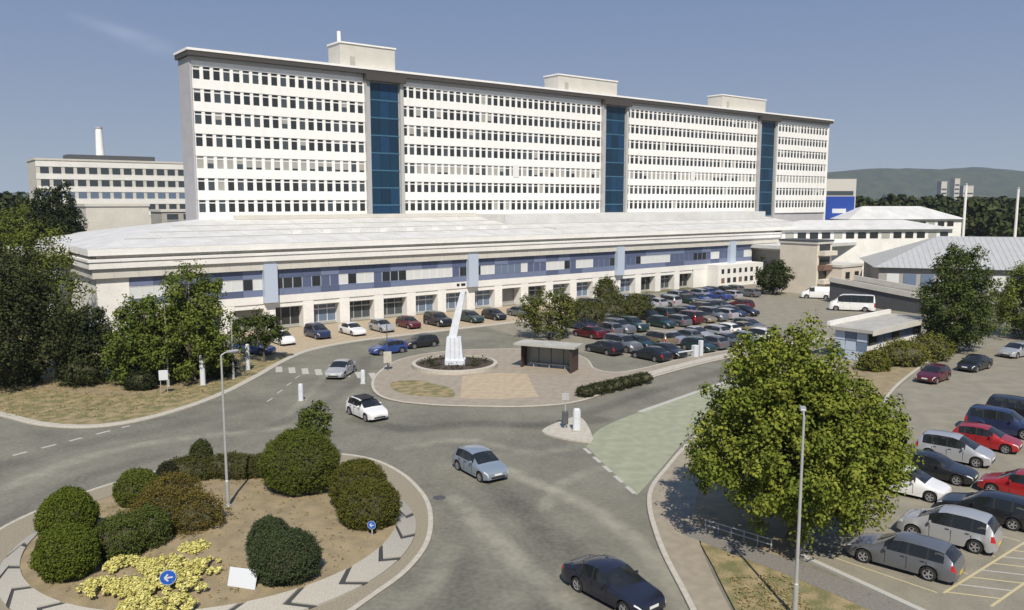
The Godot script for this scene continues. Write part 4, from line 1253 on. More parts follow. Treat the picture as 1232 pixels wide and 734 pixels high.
	for k in 4: part("back_pane", st_box(Vector3(0.2 + k * 1.52, 0.25, -1.68), Vector3(1.62 + k * 1.52, 2.5, -1.63)), M["shelter glass"], t)
	for k in 5: part("post", st_box(Vector3(0.13 + k * 1.52, 0, -1.72), Vector3(0.2 + k * 1.52, 2.73, -1.6)), M["brown steel"], t)
	part("bench", st_box(Vector3(0.8, 0.42, -1.4), Vector3(5.4, 0.5, -1.0)), M["galvanised"], t)
	for x in [1.2, 3.1, 5.0]: part("bench_leg", st_box(Vector3(x, 0, -1.3), Vector3(x + 0.08, 0.41, -1.1)), M["galvanised"], t)
	# splitter island with sign posts
	t = thing("splitter_island", "small kerbed traffic island at the head of the green lane", "traffic island", P(4.4, 66.2))
	var isl := PackedVector2Array(curve(pv([[-1.9, -0.9], [1.6, -3.6], [2.1, -1.2], [1.7, 3.4], [0.4, 3.2]]), 0.6, true))
	part("kerb", slab(isl, 0.13, 0.0), M["kerb stone"], t)
	bollard("white traffic bollard on the splitter island by the green lane", P(5.35, 65.6, 0.13), 1.9, 0.62, "sign white")
	t = thing("sign_post", "grey signpost with small plates on the splitter island", "sign", P(4.45, 66.4, 0.13))
	s = st()
	tube(s, [Vector3.ZERO, Vector3(0, 3.1, 0)], [0.06, 0.06], 8)
	part("post", s, M["galvanised"], t)
	s = st()
	bevel_box(s, Vector3(0, 2.7, 0.1), Vector3(0.62, 0.62, 0.04), 0.015)
	part("plate", s, M["grey cladding"], t)
	s = st()
	bevel_box(s, Vector3(0, 0.9, 0.0), Vector3(0.5, 1.1, 0.4), 0.05)
	part("control_box", s, M["dark roof"], t)
	bollard("white bollard on the road beside the roundabout sapling", P(-20.2, 76.2), 1.7, 0.45, "sign white")
	bollard("white bollard at the plaza end of the zebra crossing", P(-15.6, 83.6), 1.5, 0.45, "sign white")
	bollard("tall white post beside the dark hedge under the left trees", P(-31.9, 82.4, 0.11), 3.2, 0.5, "sign white", "white_post")
	bollard("tall white post beside the blue car on the left verge", P(-29.7, 90.0, 0.11), 3.0, 0.42, "sign white", "white_post")
	t = thing("notice_sign", "white notice plate on two legs beneath the broadleaf trees", "sign", P(-34.3, 78.6, 0.11), 0.25)
	s = st()
	bevel_box(s, Vector3(0, 1.9, 0), Vector3(0.85, 1.0, 0.06), 0.02)
	part("plate", s, M["sign white"], t)
	for k in [-0.3, 0.3]:
		s = st()
		tube(s, [Vector3(k, 0, -0.06), Vector3(k, 2.2, -0.06)], [0.035, 0.035], 6)
		part("leg", s, M["galvanised"], t)
	# guard rail by the footpath
	t = thing("guard_rail", "low grey guard rail between the large tree's shadow and the footpath", "railing", P(11.2, 45.1, 0.11), -0.75)
	for k in 6:
		s = st()
		tube(s, [Vector3(k * 0.8, 0, 0), Vector3(k * 0.8, 0.62, 0)], [0.035, 0.035], 6)
		part("post", s, M["grey cladding"], t)
	for y in [0.32, 0.62]:
		s = st()
		tube(s, [Vector3(-0.05, y, 0), Vector3(4.05, y, 0)], [0.04, 0.04], 6)
		part("rail", s, M["galvanised"], t)
	# car park barrier
	t = thing("ticket_barrier", "white ticket machine and barrier at the main car park entrance", "barrier", P(22.4, 98.2, 0.02), 0.6)
	s = st()
	bevel_box(s, Vector3(0, 0.75, 0), Vector3(0.7, 1.5, 0.6), 0.05)
	part("cabinet", s, M["sign white"], t)
	s = st()
	bevel_box(s, Vector3(-1.6, 0.9, 0), Vector3(2.6, 0.16, 0.08), 0.02)
	part("arm", s, M["sign white"], t)
	s = st()
	bevel_box(s, Vector3(1.0, 1.0, 0), Vector3(0.5, 2.0, 0.45), 0.05)
	part("ticket_box", s, M["sign white"], t)
	# signpost by the plaza edge
	t = thing("manhole_cover", "round dark manhole cover in the road right of the roundabout", "manhole cover", P(-4.7, 50.6, 0.0))
	s = st()
	lathe(s, [Vector2(0.42, 0.0), Vector2(0.42, 0.012), Vector2(0.34, 0.012), Vector2(0.33, 0.008), Vector2(0, 0.008)], 24)
	part("cover", s, M["dark roof"], t)
	t = thing("direction_sign", "slim dark post with brown plate at the plaza's left edge", "sign", P(-14.0, 90.0, 0.12), 0.3)
	s = st()
	tube(s, [Vector3.ZERO, Vector3(0, 5.2, 0)], [0.07, 0.05], 8)
	part("post", s, M["dark roof"], t)
	s = st()
	bevel_box(s, Vector3(0, 1.5, 0.1), Vector3(0.9, 1.3, 0.06), 0.02)
	part("plate", s, M["kerb stone"], t)
func ring_clumps(r0: float, dr: float, n: int, cr: float, sd: int) -> Array:
	var r := RandomNumberGenerator.new()
	r.seed = sd
	var o := []
	for i in n:
		var a := r.randf() * TAU
		var q := r0 + (r.randf() - 0.5) * 2.0 * dr
		o.append([Vector3(cos(a) * q, 0.45, sin(a) * q), cr])
	return o
# ---------------------------------------------------------------- planting
func build_plants():
	var V := Vector3.ZERO
	# the large tree on the right
	tree("plane_tree", "large bright green broadleaf tree beside the right car park", P(15.9, 44.0, 0.1), {"h": 2.6, "r": 0.36, "limbs": 9, "spread": 4.2, "top": 10.5, "sd": 31, "n": 900, "cr": 0.70, "per": 100, "leaf": 0.205, "inner": 0.35,
		"lobes": [[Vector3(-0.2, 5.2, 0.2), Vector3(5.9, 3.7, 5.6)], [Vector3(-0.9, 9.0, 0), Vector3(3.6, 3.2, 3.6)], [Vector3(2.6, 6.2, 0.6), Vector3(3.2, 3.2, 3.4)]], "ca": Color(0.07, 0.11, 0.014), "cb": Color(0.23, 0.25, 0.04)})
	# left woods
	var dk := {"ca": Color(0.026, 0.038, 0.014), "cb": Color(0.062, 0.070, 0.026)}
	var tall := func(called, label, at, h, w, sd, ca, cb, n := 320):
		return tree(called, label, at, {"h": h * 0.25, "r": 0.35, "limbs": 7, "spread": w * 0.6, "top": h * 0.92, "sd": sd, "n": n, "cr": w * 0.19, "per": 64, "leaf": 0.28, "ca": ca, "cb": cb,
			"lobes": [[Vector3(0, h * 0.38, 0), Vector3(w, h * 0.34, w)], [Vector3(0.3, h * 0.68, 0.2), Vector3(w * 0.68, h * 0.3, w * 0.68)]]}, "trees on the left verge")
	tall.call("evergreen_tree", "very dark bushy evergreen tree at the photo's left edge, nearest the road", P(-51.8, 82.5, 0.1), 15.0, 6.2, 41, dk.ca, dk.cb, 420)
	tall.call("evergreen_tree", "dark evergreen tree between the edge tree and the broadleaf pair", P(-45.0, 84.5, 0.1), 8.4, 3.3, 42, dk.ca, Color(0.05, 0.058, 0.022), 240)
	tall.call("broadleaf_tree", "tall yellow green tree behind the dark evergreen at the left edge", P(-58.5, 98, 0.1), 18.6, 6.2, 43, Color(0.07, 0.10, 0.018), Color(0.15, 0.17, 0.03))
	tree("evergreen_tree", "dark domed tree in front of the cream office block", P(-77.6, 139), {"h": 5.0, "r": 0.4, "limbs": 7, "spread": 2.4, "top": 20.0, "sd": 44, "n": 330, "cr": 0.95, "per": 46, "leaf": 0.4, "lobes": [[Vector3(0, 17.2, 0), Vector3(4.0, 4.6, 4.0)], [Vector3(0, 13.0, 0), Vector3(4.4, 5.0, 4.4)]], "ca": Color(0.018, 0.028, 0.012), "cb": Color(0.04, 0.048, 0.02)}, "trees on the left verge")
	tall.call("broadleaf_tree", "green broadleaf tree with pale leaning trunk, right of the left verge pair", P(-33.8, 84.6, 0.1), 12.6, 4.4, 45, Color(0.065, 0.095, 0.018), Color(0.15, 0.175, 0.032), 300)
	tall.call("broadleaf_tree", "green broadleaf tree beside the pale street lamp, left of the left verge pair", P(-38.2, 83.0, 0.1), 9.6, 3.7, 46, Color(0.055, 0.085, 0.016), Color(0.125, 0.15, 0.028), 240)
	tree("small_tree", "small dark green tree overhanging the blue parked car", P(-29.4, 95.0, 0.1), {"h": 1.6, "r": 0.14, "limbs": 5, "spread": 1.8, "top": 5.4, "sd": 47, "n": 110, "cr": 0.55, "per": 44, "leaf": 0.26, "lobes": [[Vector3(-0.6, 3.9, 0), Vector3(2.9, 2.0, 2.4)]], "ca": Color(0.035, 0.055, 0.014), "cb": Color(0.085, 0.105, 0.026)}, "trees on the left verge")
	tree("sapling", "young green sapling growing behind the big round bush", P(-13.6, 54.2, 0.65), {"h": 1.2, "r": 0.06, "limbs": 4, "spread": 0.8, "top": 4.2, "sd": 48, "n": 90, "cr": 0.36, "per": 40, "leaf": 0.17, "lobes": [[Vector3(0, 3.2, 0), Vector3(1.15, 1.7, 1.15)]], "ca": Color(0.045, 0.07, 0.014), "cb": Color(0.11, 0.135, 0.03)})
	# trees right
	tall.call("conifer_tree", "tall dark conifer behind the low flat roofed building", P(56.4, 102.5, 0), 14.2, 4.6, 51, Color(0.036, 0.056, 0.015), Color(0.092, 0.115, 0.028), 380).set_meta("group", "trees on the right")
	tall.call("broadleaf_tree", "yellow green tree at the photo's right edge past the dark conifer", P(72.0, 112, 0), 11.5, 5.2, 52, Color(0.07, 0.10, 0.02), Color(0.165, 0.19, 0.038)).set_meta("group", "trees on the right")
	tree("small_tree", "round green tree standing at the front of the main car park", P(5.2, 112.2, 0.02), {"h": 1.0, "r": 0.16, "limbs": 6, "spread": 2.4, "top": 6.0, "sd": 53, "n": 170, "cr": 0.7, "per": 44, "leaf": 0.3, "lobes": [[Vector3(0, 3.7, 0), Vector3(4.1, 3.1, 3.6)]], "ca": Color(0.06, 0.078, 0.018), "cb": Color(0.145, 0.15, 0.036)})
	tree("small_tree", "small dark tree against the cream block at the podium's far end", P(53.5, 166, 0.0), {"h": 1.2, "r": 0.2, "limbs": 6, "spread": 2.4, "top": 6.5, "sd": 54, "n": 140, "cr": 0.8, "per": 40, "leaf": 0.4, "lobes": [[Vector3(0, 3.8, 0), Vector3(3.4, 3.4, 3.2)]], "ca": Color(0.025, 0.04, 0.014), "cb": Color(0.06, 0.07, 0.022)})
	for q in [["olive shrub right of the round car park tree", 11.4, 121.5, 2.6, 2.1], ["olive shrub in the middle of the car park planting strip", 15.8, 127.0, 2.7, 2.3], ["olive shrub at the far end of the car park planting strip", 20.5, 131.5, 2.4, 2.0], ["small shrub against the podium wall beyond the car park", 17.0, 146.0, 2.2, 2.6]]:
		clipped_bush("olive_shrub", q[0], P(q[1], q[2], 0.0), [[Vector3(0, q[4] * 0.9, 0), Vector3(q[3], q[4], q[3])]], 3600, 0.26, Color(0.045, 0.055, 0.016), Color(0.105, 0.11, 0.03), int(q[2] * 7), "shrubs in the main car park", 0.16)
	for q in [["yellow green hedge mound by the low flat roofed building, left one", 45.6, 93.6, 2.9, 1.5], ["yellow green hedge mound between building and dark conifer", 50.2, 96.6, 2.6, 1.7], ["low green shrub at the near corner of the flat roofed building", 40.8, 90.2, 1.7, 1.2]]:
		clipped_bush("hedge_mound", q[0], P(q[1], q[2], 0.0), [[Vector3(0, q[4] * 0.8, 0), Vector3(q[3], q[4], q[3] * 0.8)]], 3600, 0.22, Color(0.075, 0.085, 0.016), Color(0.17, 0.17, 0.035), int(q[2] * 5), "hedge by the right car park", 0.14)
	var strip_lobes := []
	for k in 7: strip_lobes.append([Vector3(-3.4 + 1.1 * k, 0.45, -(-3.2 + 1.04 * k)), Vector3(0.95, 0.55, 0.8)])
	clipped_bush("low_hedge", "long low dark hedge strip beside the pale pavement before the car park", P(10.6, 80.9, 0.12), strip_lobes, 8000, 0.14, Color(0.02, 0.028, 0.012), Color(0.05, 0.055, 0.02), 63)
	# dark hedge below the left trees
	clipped_bush("dark_hedge", "dark clipped hedge beneath the left verge broadleaf trees", P(-34.0, 86.8, 0.1), [[Vector3(-2.2, 1.5, 0), Vector3(2.6, 1.7, 1.3)], [Vector3(1.6, 1.4, 0.3), Vector3(2.6, 1.6, 1.3)]], 7000, 0.2, Color(0.014, 0.02, 0.008), Color(0.03, 0.04, 0.014), 61)
	for q in [["dark understory shrub between the edge evergreen and its neighbour", -44.6, 82.6, 2.2, 1.7], ["dark understory shrub behind the notice plate under the trees", -39.8, 86.6, 2.8, 2.0], ["dark understory shrub farthest left beneath the edge evergreen", -51.6, 82.8, 2.6, 1.8], ["dark understory shrub near the white post under the broadleaf trees", -35.6, 90.4, 3.0, 2.2]]:
		clipped_bush("understory_shrub", q[0], P(q[1], q[2], 0.1), [[Vector3(0, q[4] * 0.85, 0), Vector3(q[3], q[4], q[3] * 0.8)]], 4000, 0.24, Color(0.026, 0.036, 0.014), Color(0.06, 0.07, 0.024), int(q[2] * 9), "shrubs under the left trees", 0.2)
	clipped_bush("dark_hedge", "low dark shrub left of the notice plate under the trees", P(-37.6, 80.6, 0.1), [[Vector3(0, 0.9, 0), Vector3(1.6, 1.2, 1.2)]], 3000, 0.18, Color(0.016, 0.024, 0.009), Color(0.035, 0.045, 0.016), 62)
	# roundabout topiary
	var B := func(label, x, d, lobes, n, sd, ca, cb, rough := 0.055): clipped_bush("clipped_bush", label, P(x, d, 0.72), lobes, int(n * 1.5), 0.085, ca, cb, sd, "clipped bushes on the roundabout", rough)
	var ga := Color(0.052, 0.071, 0.013)
	var gb := Color(0.12, 0.138, 0.024)
	B.call("largest round clipped bush, on the roundabout's far side beside the sapling", -13.4, 49.9, [[Vector3(0, 1.85, 0), Vector3(2.5, 2.1, 2.3)]], 30000, 71, ga, gb)
	B.call("broad bush sloping down to the chevron ring, right of the largest round bush", -8.4, 45.6, [[Vector3(0.2, 0.95, 0.7), Vector3(1.8, 1.5, 1.9)], [Vector3(-0.9, 1.15, -1.9), Vector3(1.75, 1.6, 2.0)]], 28000, 72, Color(0.054, 0.062, 0.013), Color(0.122, 0.119, 0.023))
	B.call("dark blue green two lobed bush behind the white board", -11.4, 38.2, [[Vector3(0.3, 0.95, 0.2), Vector3(1.75, 1.4, 1.5)], [Vector3(-0.8, 1.25, -0.9), Vector3(1.1, 1.3, 1.1)]], 26000, 73, Color(0.030, 0.046, 0.022), Color(0.068, 0.086, 0.036))
	B.call("round bright green bush on the roundabout's left edge, farther of the two", -23.9, 42.0, [[Vector3(0, 1.35, 0), Vector3(1.5, 1.6, 1.5)]], 18000, 74, Color(0.054, 0.078, 0.010), Color(0.127, 0.156, 0.021))
	B.call("round bright green bush on the roundabout's left edge, nearer of the two", -21.9, 38.2, [[Vector3(0, 1.1, 0), Vector3(1.5, 1.4, 1.4)]], 18000, 75, Color(0.050, 0.076, 0.010), Color(0.122, 0.149, 0.021))
	B.call("low mid green bush between the left edge pair and the brown shrub", -20.3, 40.4, [[Vector3(0, 0.9, 0), Vector3(1.35, 1.2, 1.2)], [Vector3(0.9, 1.0, -1.1), Vector3(1.2, 1.1, 1.1)]], 17000, 76, Color(0.050, 0.073, 0.018), Color(0.107, 0.127, 0.029), 0.1)
	B.call("round mid green bush behind the brown olive shrub", -22.7, 47.6, [[Vector3(0, 0.95, 0), Vector3(1.35, 1.2, 1.3)]], 12000, 77, Color(0.056, 0.078, 0.016), Color(0.130, 0.149, 0.026))
	B.call("large ragged brown olive shrub left of the roundabout lamp", -18.7, 44.0, [[Vector3(-0.9, 0.9, 0.6), Vector3(1.7, 1.4, 1.6)], [Vector3(0.8, 0.8, 0.2), Vector3(1.6, 1.2, 1.5)], [Vector3(-0.9, 1.1, -1.6), Vector3(1.6, 1.3, 1.3)]], 25000, 78, Color(0.074, 0.064, 0.016), Color(0.166, 0.129, 0.031), 0.16)
	B.call("low dark hedge row along the roundabout's far edge, left of the largest bush", -19.0, 52.6, [[Vector3(-2.4, 0.6, 0.4), Vector3(1.9, 0.85, 1.0)], [Vector3(0.3, 0.65, 0), Vector3(2.1, 0.9, 1.1)], [Vector3(2.8, 0.65, -0.2), Vector3(1.9, 0.9, 1.0)]], 19000, 79, Color(0.044, 0.054, 0.016), Color(0.100, 0.098, 0.026), 0.1)
	B.call("small upright dark bush standing above the far hedge row", -20.9, 53.0, [[Vector3(0, 1.2, 0), Vector3(0.75, 1.2, 0.75)]], 6000, 80, Color(0.033, 0.049, 0.016), Color(0.082, 0.086, 0.026))
	B.call("dark squat bush at the left end of the far hedge row", -22.5, 51.4, [[Vector3(0, 0.6, 0), Vector3(0.7, 0.75, 0.7)]], 5000, 81, Color(0.018, 0.022, 0.013), Color(0.039, 0.041, 0.021))
	# yellow variegated shrubs
	var ys := [["leftmost yellow variegated shrub of the clump", -19.47, 36.41, 0.70], ["yellow variegated shrub at the clump's back left corner", -19.55, 38.81, 0.70], ["long low yellow variegated shrub behind the clump's middle", -18.22, 38.81, 0.55], ["yellow variegated shrub second from left at the clump's front", -18.29, 36.41, 0.70], ["yellow variegated shrub right behind the blue arrow sign's top", -17.22, 38.81, 0.75], ["small upright yellow shrub farthest back, before the brown shrub", -16.66, 40.79, 0.60], ["yellow variegated shrub nearest the white board", -15.34, 38.34, 0.80], ["yellow variegated shrub right of the blue arrow sign", -15.48, 36.24, 0.90], ["yellow variegated shrub left of the blue arrow sign", -17.39, 36.24, 0.75], ["large yellow variegated shrub directly behind the blue arrow sign", -17.10, 37.09, 0.95], ["yellow shrub at the bottom edge, left of the arrow sign's post", -16.68, 34.49, 0.80], ["yellow shrub at the bottom edge, right of the arrow sign's post", -15.23, 34.49, 0.85]]
	for i in ys.size():
		var q: Array = ys[i]
		var r: float = q[3]
		var t := thing("yellow_shrub", q[0], "shrub", P(q[1], q[2], 0.72), 0, "yellow shrubs on the roundabout")
		var cl := []
		var rr := RandomNumberGenerator.new()
		rr.seed = 500 + i
		r *= 1.2
		for k in 46:
			var a := rr.randf() * TAU
			var e := sqrt(rr.randf()) * r
			cl.append([Vector3(cos(a) * e, 0.12 + 0.6 * r * (1.0 - e / r * 0.6) * rr.randf_range(0.6, 1.0), sin(a) * e), 0.15])
		part("foliage", leaves(cl, 34, 0.13, Color(0.42, 0.40, 0.09), Color(0.72, 0.66, 0.27), 600 + i, 0.9), M["leaf dense"], t)
		var s := st()
		for k in 5: tube(s, [Vector3(0, -0.1, 0), Vector3(cos(k * 1.26) * r * 0.6, 0.35, sin(k * 1.26) * r * 0.6)], [0.025, 0.012], 5)
		part("stems", s, M["bark"], t)
	# dry tufts on verges and soil
	tufts("verge_tufts", "dry grass tufts scattered over the verges and roundabout soil")
func tufts(called: String, label: String):
	var r := RandomNumberGenerator.new()
	r.seed = 91
	var cl := []
	for i in 700:
		var p := ISLE + Vector2.from_angle(r.randf() * TAU) * sqrt(r.randf()) * 9.3
		cl.append([P(p.x, p.y, 0.93 - 0.0033 * (p - ISLE).length_squared() + 0.02), 0.12])
	for i in 900:
		cl.append([P(r.randf_range(10.6, 14.0), r.randf_range(24, 39.3), 0.14), 0.12])
	for i in 1600:
		var p := Vector2(r.randf_range(-56, -29.5), r.randf_range(67.5, 84))
		if p.y > 70.0 + maxf(0, -44 - p.x) * 0.5 + maxf(0, p.x + 34.5) * 1.9: cl.append([P(p.x, p.y, 0.14), 0.14])
	var o := part(called, leaves(cl, 7, 0.11, Color(0.20, 0.17, 0.07), Color(0.36, 0.29, 0.14), 92, 0.9), M["leaf dense"], self)
	tag(o, label, "grass", "", "stuff")
func build_far():
	# wooded hills
	var nz := FastNoiseLite.new()
	nz.seed = 3
	nz.frequency = 0.0012
	nz.fractal_octaves = 5
	for q in [["hill", 2600.0, 150.0, 1], ["far_hill", 3900.0, 60.0, 2]]:
		var s := st()
		s.set_smooth_group(0)
		var nx := 120
		var h := func(i: int, j: int) -> Vector3:
			var x := -2600.0 + 5200.0 * i / nx
			var dd: float = q[1] + j * 110.0
			var rise := smoothstep(0.0, 6.0, j)
			var y: float = (q[2] * (0.42 + 0.58 * smoothstep(300.0, 1300.0, x)) * (0.95 + 0.22 * nz.get_noise_2d(x, dd + 1000.0 * q[3]))) * rise
			return P(x, dd, y - 3.0)
		for i in nx:
			for j in 7:
				for v in [h.call(i, j), h.call(i + 1, j + 1), h.call(i + 1, j), h.call(i, j), h.call(i, j + 1), h.call(i + 1, j + 1)]: s.add_vertex(v)
		s.generate_normals()
		ground_sheet(q[0], s, M["hill"])
	# woods: crowns one cannot count
	var r := RandomNumberGenerator.new()
	r.seed = 8
	var proto := leaves(crown_clumps([[Vector3(0, 4.5, 0), Vector3(5.0, 4.2, 5.0)]], 34, 1.5, 4, 0.6), 14, 1.15, Color(0.028, 0.042, 0.014), Color(0.075, 0.085, 0.03), 6)
	var spots := []
	for i in 620: spots.append([P(r.randf_range(140, 420), r.randf_range(300, 560), 0), r.randf_range(1.5, 2.3)])
	for i in 380: spots.append([P(r.randf_range(-420, -165), r.randf_range(240, 520), 0), r.randf_range(1.7, 2.5)])
	for i in 900: spots.append([P(r.randf_range(-900, 1400), r.randf_range(620, 1500), 0), r.randf_range(1.3, 2.2)])
	for w in [["woods", "dark mixed woodland beyond the hospital, seen on both sides", 0, spots.size()]]:
		var mm := MultiMesh.new()
		mm.transform_format = MultiMesh.TRANSFORM_3D
		mm.mesh = proto
		mm.instance_count = spots.size()
		for i in spots.size(): mm.set_instance_transform(i, Transform3D(Basis(Vector3.UP, r.randf() * TAU).scaled(Vector3.ONE * spots[i][1]), spots[i][0]))
		var o := MultiMeshInstance3D.new()
		o.multimesh = mm
		o.name = w[0]
		o.material_override = M["leaf dense"]
		add_child(o)
		tag(o, w[1], "woodland", "", "stuff")
	# pale town blocks on the far slope
	var fb := [["pale tower block on the far hillside, left of the pair", 626.0, 1200.0, 9.0, 47.0], ["pale tower block on the far hillside, right of the pair", 640.0, 1190.0, 8.0, 51.0], ["low white building on the far hillside right of the tower blocks", 664.0, 1210.0, 16.0, 41.0], ["small white house at the far left edge among dark trees", -208.0, 330.0, 9.0, 15.0]]
	for q in fb:
		var t := block("distant_building", q[0], P(q[1], q[2]), Vector3(q[3], q[4], 10), M["far wall"], [], "distant buildings", "building", 0.1)
		for k in int(q[4] / 6.0) - 1: part("window_band", st_box(Vector3(0.6, 5.0 + k * 6.0, 0.01), Vector3(q[3] - 0.6, 7.2 + k * 6.0, 0.1)), M["glass mid"], t)
# ---------------------------------------------------------------- traffic
var INK := {"silver": Color(0.42, 0.43, 0.44), "grey": Color(0.14, 0.15, 0.165), "black": Color(0.018, 0.019, 0.022), "white": Color(0.72, 0.72, 0.71), "dark blue": Color(0.022, 0.035, 0.09), "blue": Color(0.03, 0.07, 0.26), "red": Color(0.40, 0.018, 0.02), "dark red": Color(0.11, 0.010, 0.018), "pale blue": Color(0.27, 0.32, 0.38), "dark green": Color(0.02, 0.05, 0.045), "gold": Color(0.28, 0.23, 0.15)}
func build_traffic():
	var g0 := "cars driving on the road"
	vehicle("moving_car", "hatchback", "pale silver blue hatchback driving round the middle of the junction", P(-2.24, 55.3), Vector2(0.56, -0.83), INK["pale blue"], g0, true)
	vehicle("moving_car", "hatchback", "white hatchback with black roof driving toward the roundabout", P(-12.9, 70.6), Vector2(0.62, -0.78), INK["white"], g0, true, "car", true)
	vehicle("moving_car", "saloon", "silver car driving over the zebra crossing toward the viewer", P(-18.8, 88.0), Vector2(-0.12, -1.0), INK["silver"], g0, true)
	vehicle("moving_car", "saloon", "dark navy saloon cut by the bottom edge of the picture", P(4.84, 37.3), Vector2(0.62, -0.78), Color(0.018, 0.02, 0.035), g0, true)
	vehicle("moving_car", "hatchback", "small blue car on the service road behind the plaza's left edge", P(-15.6, 101.0), Vector2(-0.8, -0.6), INK["blue"], g0)
	vehicle("moving_car", "hatchback", "black car on the service road left of the sculpture", P(-12.0, 105.5), Vector2(-0.8, -0.6), INK["black"], g0)
	# right car park
	var g := "cars in the right car park"
	var away := Vector2(-0.75, 0.66)
	var to := -away
	var R := func(kind, label, x, d, h, c, cat := "car"): vehicle("parked_car", kind, label, P(x, d, 0.016), h, INK[c], g, true, cat)
	R.call("estate", "dark grey estate parked nearest, beside the white kerb", 20.5, 40.6, away, "grey")
	R.call("people carrier", "silver people carrier parked beside the dark grey estate", 24.6, 43.9, away, "silver")
	R.call("hatchback", "white hatchback half hidden by the large tree", 26.0, 51.4, to, "white")
	R.call("saloon", "black car between the white hatchback and the silver people carrier", 29.2, 54.6, to, "black")
	R.call("people carrier", "silver people carrier beside the bright red car in the second row", 32.7, 58.3, to, "silver")
	R.call("hatchback", "bright red car beside the dark blue off-roader", 36.8, 61.4, to, "red")
	R.call("off-roader", "very dark blue off-roader behind the bright red car", 40.4, 65.2, to, "dark blue")
	R.call("off-roader", "black off-roader farthest back in the second row", 44.2, 68.9, to, "black")
	R.call("estate", "black car at the right edge behind the nearer silver people carrier", 28.6, 46.9, away, "black")
	R.call("hatchback", "red car at the right edge below the second row", 33.0, 50.9, away, "red")
	R.call("hatchback", "dark red car parked near the yellow green hedge", 44.85, 85.0, Vector2(-0.75, -0.66), "dark red")
	R.call("saloon", "black saloon right of the dark red car by the hedge", 52.6, 91.0, Vector2(-0.75, -0.6), "black")
	R.call("estate", "silver car at the far right under the yellow green tree", 62.3, 99.0, Vector2(-0.8, -0.5), "silver")
	# in front of the podium
	var f := [["white hatchback under the small dark tree before the podium", "hatchback", -30.7, 107.4, "white"], ["dark blue people carrier parked nose out left of the white saloon", "people carrier", -27.2, 112.4, "dark blue"], ["white saloon parked before the podium, right of the dark blue car", "saloon", -22.9, 115.2, "white"], ["silver car parked before the podium beside the white saloon", "hatchback", -19.1, 118.0, "silver"], ["dark red car parked before the podium's dark doorway", "hatchback", -15.6, 121.4, "dark red"], ["black off-roader parked before the podium left of the sculpture tip", "off-roader", -11.4, 123.6, "black"], ["dark green car parked behind the sculpture before the podium", "estate", -6.6, 127.4, "dark green"], ["black hatchback parked before the podium right of the sculpture", "hatchback", -2.9, 130.2, "black"], ["grey saloon parked before the podium near the round tree", "saloon", 1.4, 133.4, "grey"]]
	for q in f: vehicle("parked_car", q[1], q[0], P(q[2], q[3], 0.116), CN, INK[q[4]], "cars parked before the podium", false)
	vehicle("parked_car", "saloon", "bright blue car parked under the left verge trees", P(-32.3, 100.4, 0.116), Vector2(0.95, -0.3), INK["blue"], "cars parked before the podium", false)
	vehicle("parked_car", "hatchback", "silver car behind the bright blue one under the left trees", P(-37.0, 104.2, 0.116), Vector2(0.95, -0.3), INK["silver"], "cars parked before the podium", false)
	vehicle("minibus", "minibus", "white minibus with dark windows beside the vehicle ramp", P(59.4, 141.2, 0.01), Vector2(-0.9, 0.35), INK["white"], "", true, "minibus")
	vehicle("parked_van", "van", "white van parked at the foot of the cream block", P(60.0, 159.5, 0.01), Vector2(-0.95, 0.3), INK["white"], "", true, "van")
	# the main car park, rows counted from the plaza
	var ord := ["first", "second", "third", "fourth", "fifth", "sixth", "seventh", "eighth", "ninth", "tenth", "eleventh", "twelfth", "thirteenth", "fourteenth", "fifteenth", "sixteenth", "seventeenth", "eighteenth", "nineteenth", "twentieth"]
	var r := RandomNumberGenerator.new()
	r.seed = 17
	var spec := [[50.0, 50.5, 76.0], [44.0, 49.0, 80.0], [33.6, 56.0, 94.0], [27.6, 60.0, 101.0], [17.4, 76.0, 116.0], [11.4, 76.0, 119.0]]
	var kinds := ["hatchback", "saloon", "estate", "hatchback", "people carrier", "off-roader"]
	var tones := ["silver", "black", "grey", "dark blue", "silver", "black", "white", "pale blue", "blue", "grey", "dark red", "dark green", "black", "gold"]
	for i in spec.size():
		var n := 0
		var x: float = spec[i][1]
		while x < spec[i][2]:
			if r.randf() > 0.13 and n < 20:
				var kind: String = kinds[r.randi() % 6]
				var tone: String = tones[r.randi() % tones.size()]
				vehicle("parked_car", kind, "%s %s, %s from the left in %s row of main car park" % [tone, kind, ord[n], ord[i]], pod(x + r.randf_range(-0.15, 0.15), spec[i][0] + r.randf_range(-0.35, 0.35), 0.008), CN if r.randf() < 0.5 else -CN, INK[tone], "cars in the main car park", false)
				n += 1
			x += 3.0
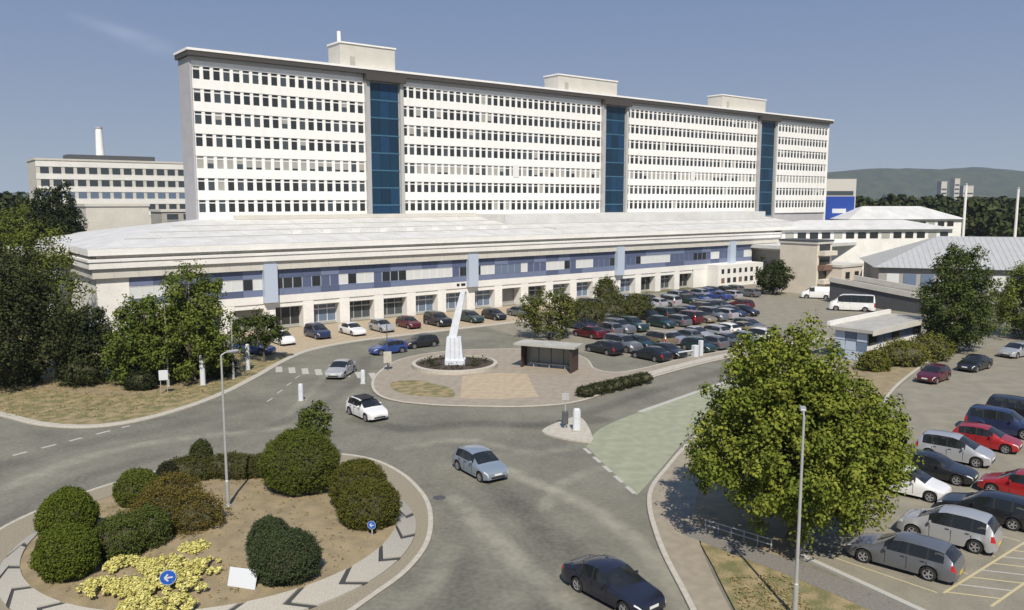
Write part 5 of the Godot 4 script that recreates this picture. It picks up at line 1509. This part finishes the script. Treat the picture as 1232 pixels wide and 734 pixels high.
func _ready():
	# camera, sky, sun, exposure
	var cam := Camera3D.new()
	cam.name = "camera"
	add_child(cam)
	cam.position = Vector3(0, 19, 0)
	cam.rotation.x = -atan(125.0 / 980.0)
	cam.fov = 41.06
	cam.near = 0.5
	cam.far = 9000
	cam.current = true
	var sun := DirectionalLight3D.new()
	sun.name = "sun"
	add_child(sun)
	sun.look_at_from_position(Vector3.ZERO, Vector3(-0.10, -1.08, -1.0))
	sun.light_color = Color(1.0, 0.965, 0.91)
	sun.light_energy = 1.42
	sun.light_angular_distance = 0.5
	sun.shadow_enabled = true
	var sky := ProceduralSkyMaterial.new()
	sky.sky_top_color = Color(0.13, 0.215, 0.43).linear_to_srgb()
	sky.sky_horizon_color = Color(0.40, 0.465, 0.54).linear_to_srgb()
	sky.sky_curve = 0.12
	sky.ground_horizon_color = Color(0.32, 0.34, 0.33).linear_to_srgb()
	sky.ground_bottom_color = Color(0.14, 0.13, 0.11).linear_to_srgb()
	sky.sky_cover = cloud_cover()
	sky.sky_cover_modulate = Color(1, 1, 1, 1)
	var env := Environment.new()
	env.background_mode = Environment.BG_SKY
	env.sky = Sky.new()
	env.sky.sky_material = sky
	env.tonemap_mode = Environment.TONE_MAPPER_LINEAR
	env.tonemap_exposure = 1.12
	env.background_energy_multiplier = 0.9
	env.fog_enabled = true
	env.fog_density = 0.00008
	env.fog_light_color = Color(0.80, 0.86, 0.93)
	env.sdfgi_enabled = true
	env.ssao_enabled = true
	env.ssil_enabled = true
	var we := WorldEnvironment.new()
	we.name = "world_environment"
	we.environment = env
	add_child(we)
	rng.seed = 1
	make_materials()
	build_ground()
	build_tower()
	build_podium()
	build_other_buildings()
	build_far()
	build_plants()
	build_chevrons()
	build_furniture()
	build_traffic()
func cloud_cover() -> ImageTexture:   # thin wisps of cirrus, all round the sky
	var w := 2048
	var im := Image.create(w, w / 2, false, Image.FORMAT_RGBA8)
	im.fill(Color(1, 1, 1, 0))
	var nz := FastNoiseLite.new()
	nz.seed = 4
	nz.frequency = 0.06
	var r := RandomNumberGenerator.new()
	r.seed = 44
	var wisps := [[-28.2, 11.2, -21.4, 9.2, 0.85, 0.085]]
	for i in 26:
		var az := r.randf_range(-180, 180)
		if absf(az) < 40: continue
		var el := r.randf_range(6, 40)
		wisps.append([az, el, az + r.randf_range(6, 14), el - r.randf_range(-2, 3), r.randf_range(0.5, 1.1), r.randf_range(0.05, 0.13)])
	for q in wisps:
		var a := Vector2(q[0], q[1])
		var b := Vector2(q[2], q[3])
		var k: float = w / 360.0
		for y in range(int((90 - maxf(a.y, b.y) - 3) * k), int((90 - minf(a.y, b.y) + 3) * k)):
			for x in range(int((180 + a.x - 3) * k), int((180 + b.x + 3) * k)):
				var p := Vector2(x / k - 180.0, 90.0 - y / k)
				var t := clampf((p - a).dot(b - a) / (b - a).length_squared(), 0, 1)
				var d: float = p.distance_to(a.lerp(b, t)) / (q[4] * (0.35 + 0.65 * t))
				var e := t * (1.0 - t) * 4.0
				var al: float = clampf(exp(-d * d * 2.0) * e * q[5] * (0.8 + 0.6 * nz.get_noise_2d(x * 1.0, y * 3.0)), 0, 1)
				var xx := wrapi(x + w / 2, 0, w)
				if al > im.get_pixel(xx, y).a: im.set_pixel(xx, y, Color(1, 1, 1, al))
	return ImageTexture.create_from_image(im)
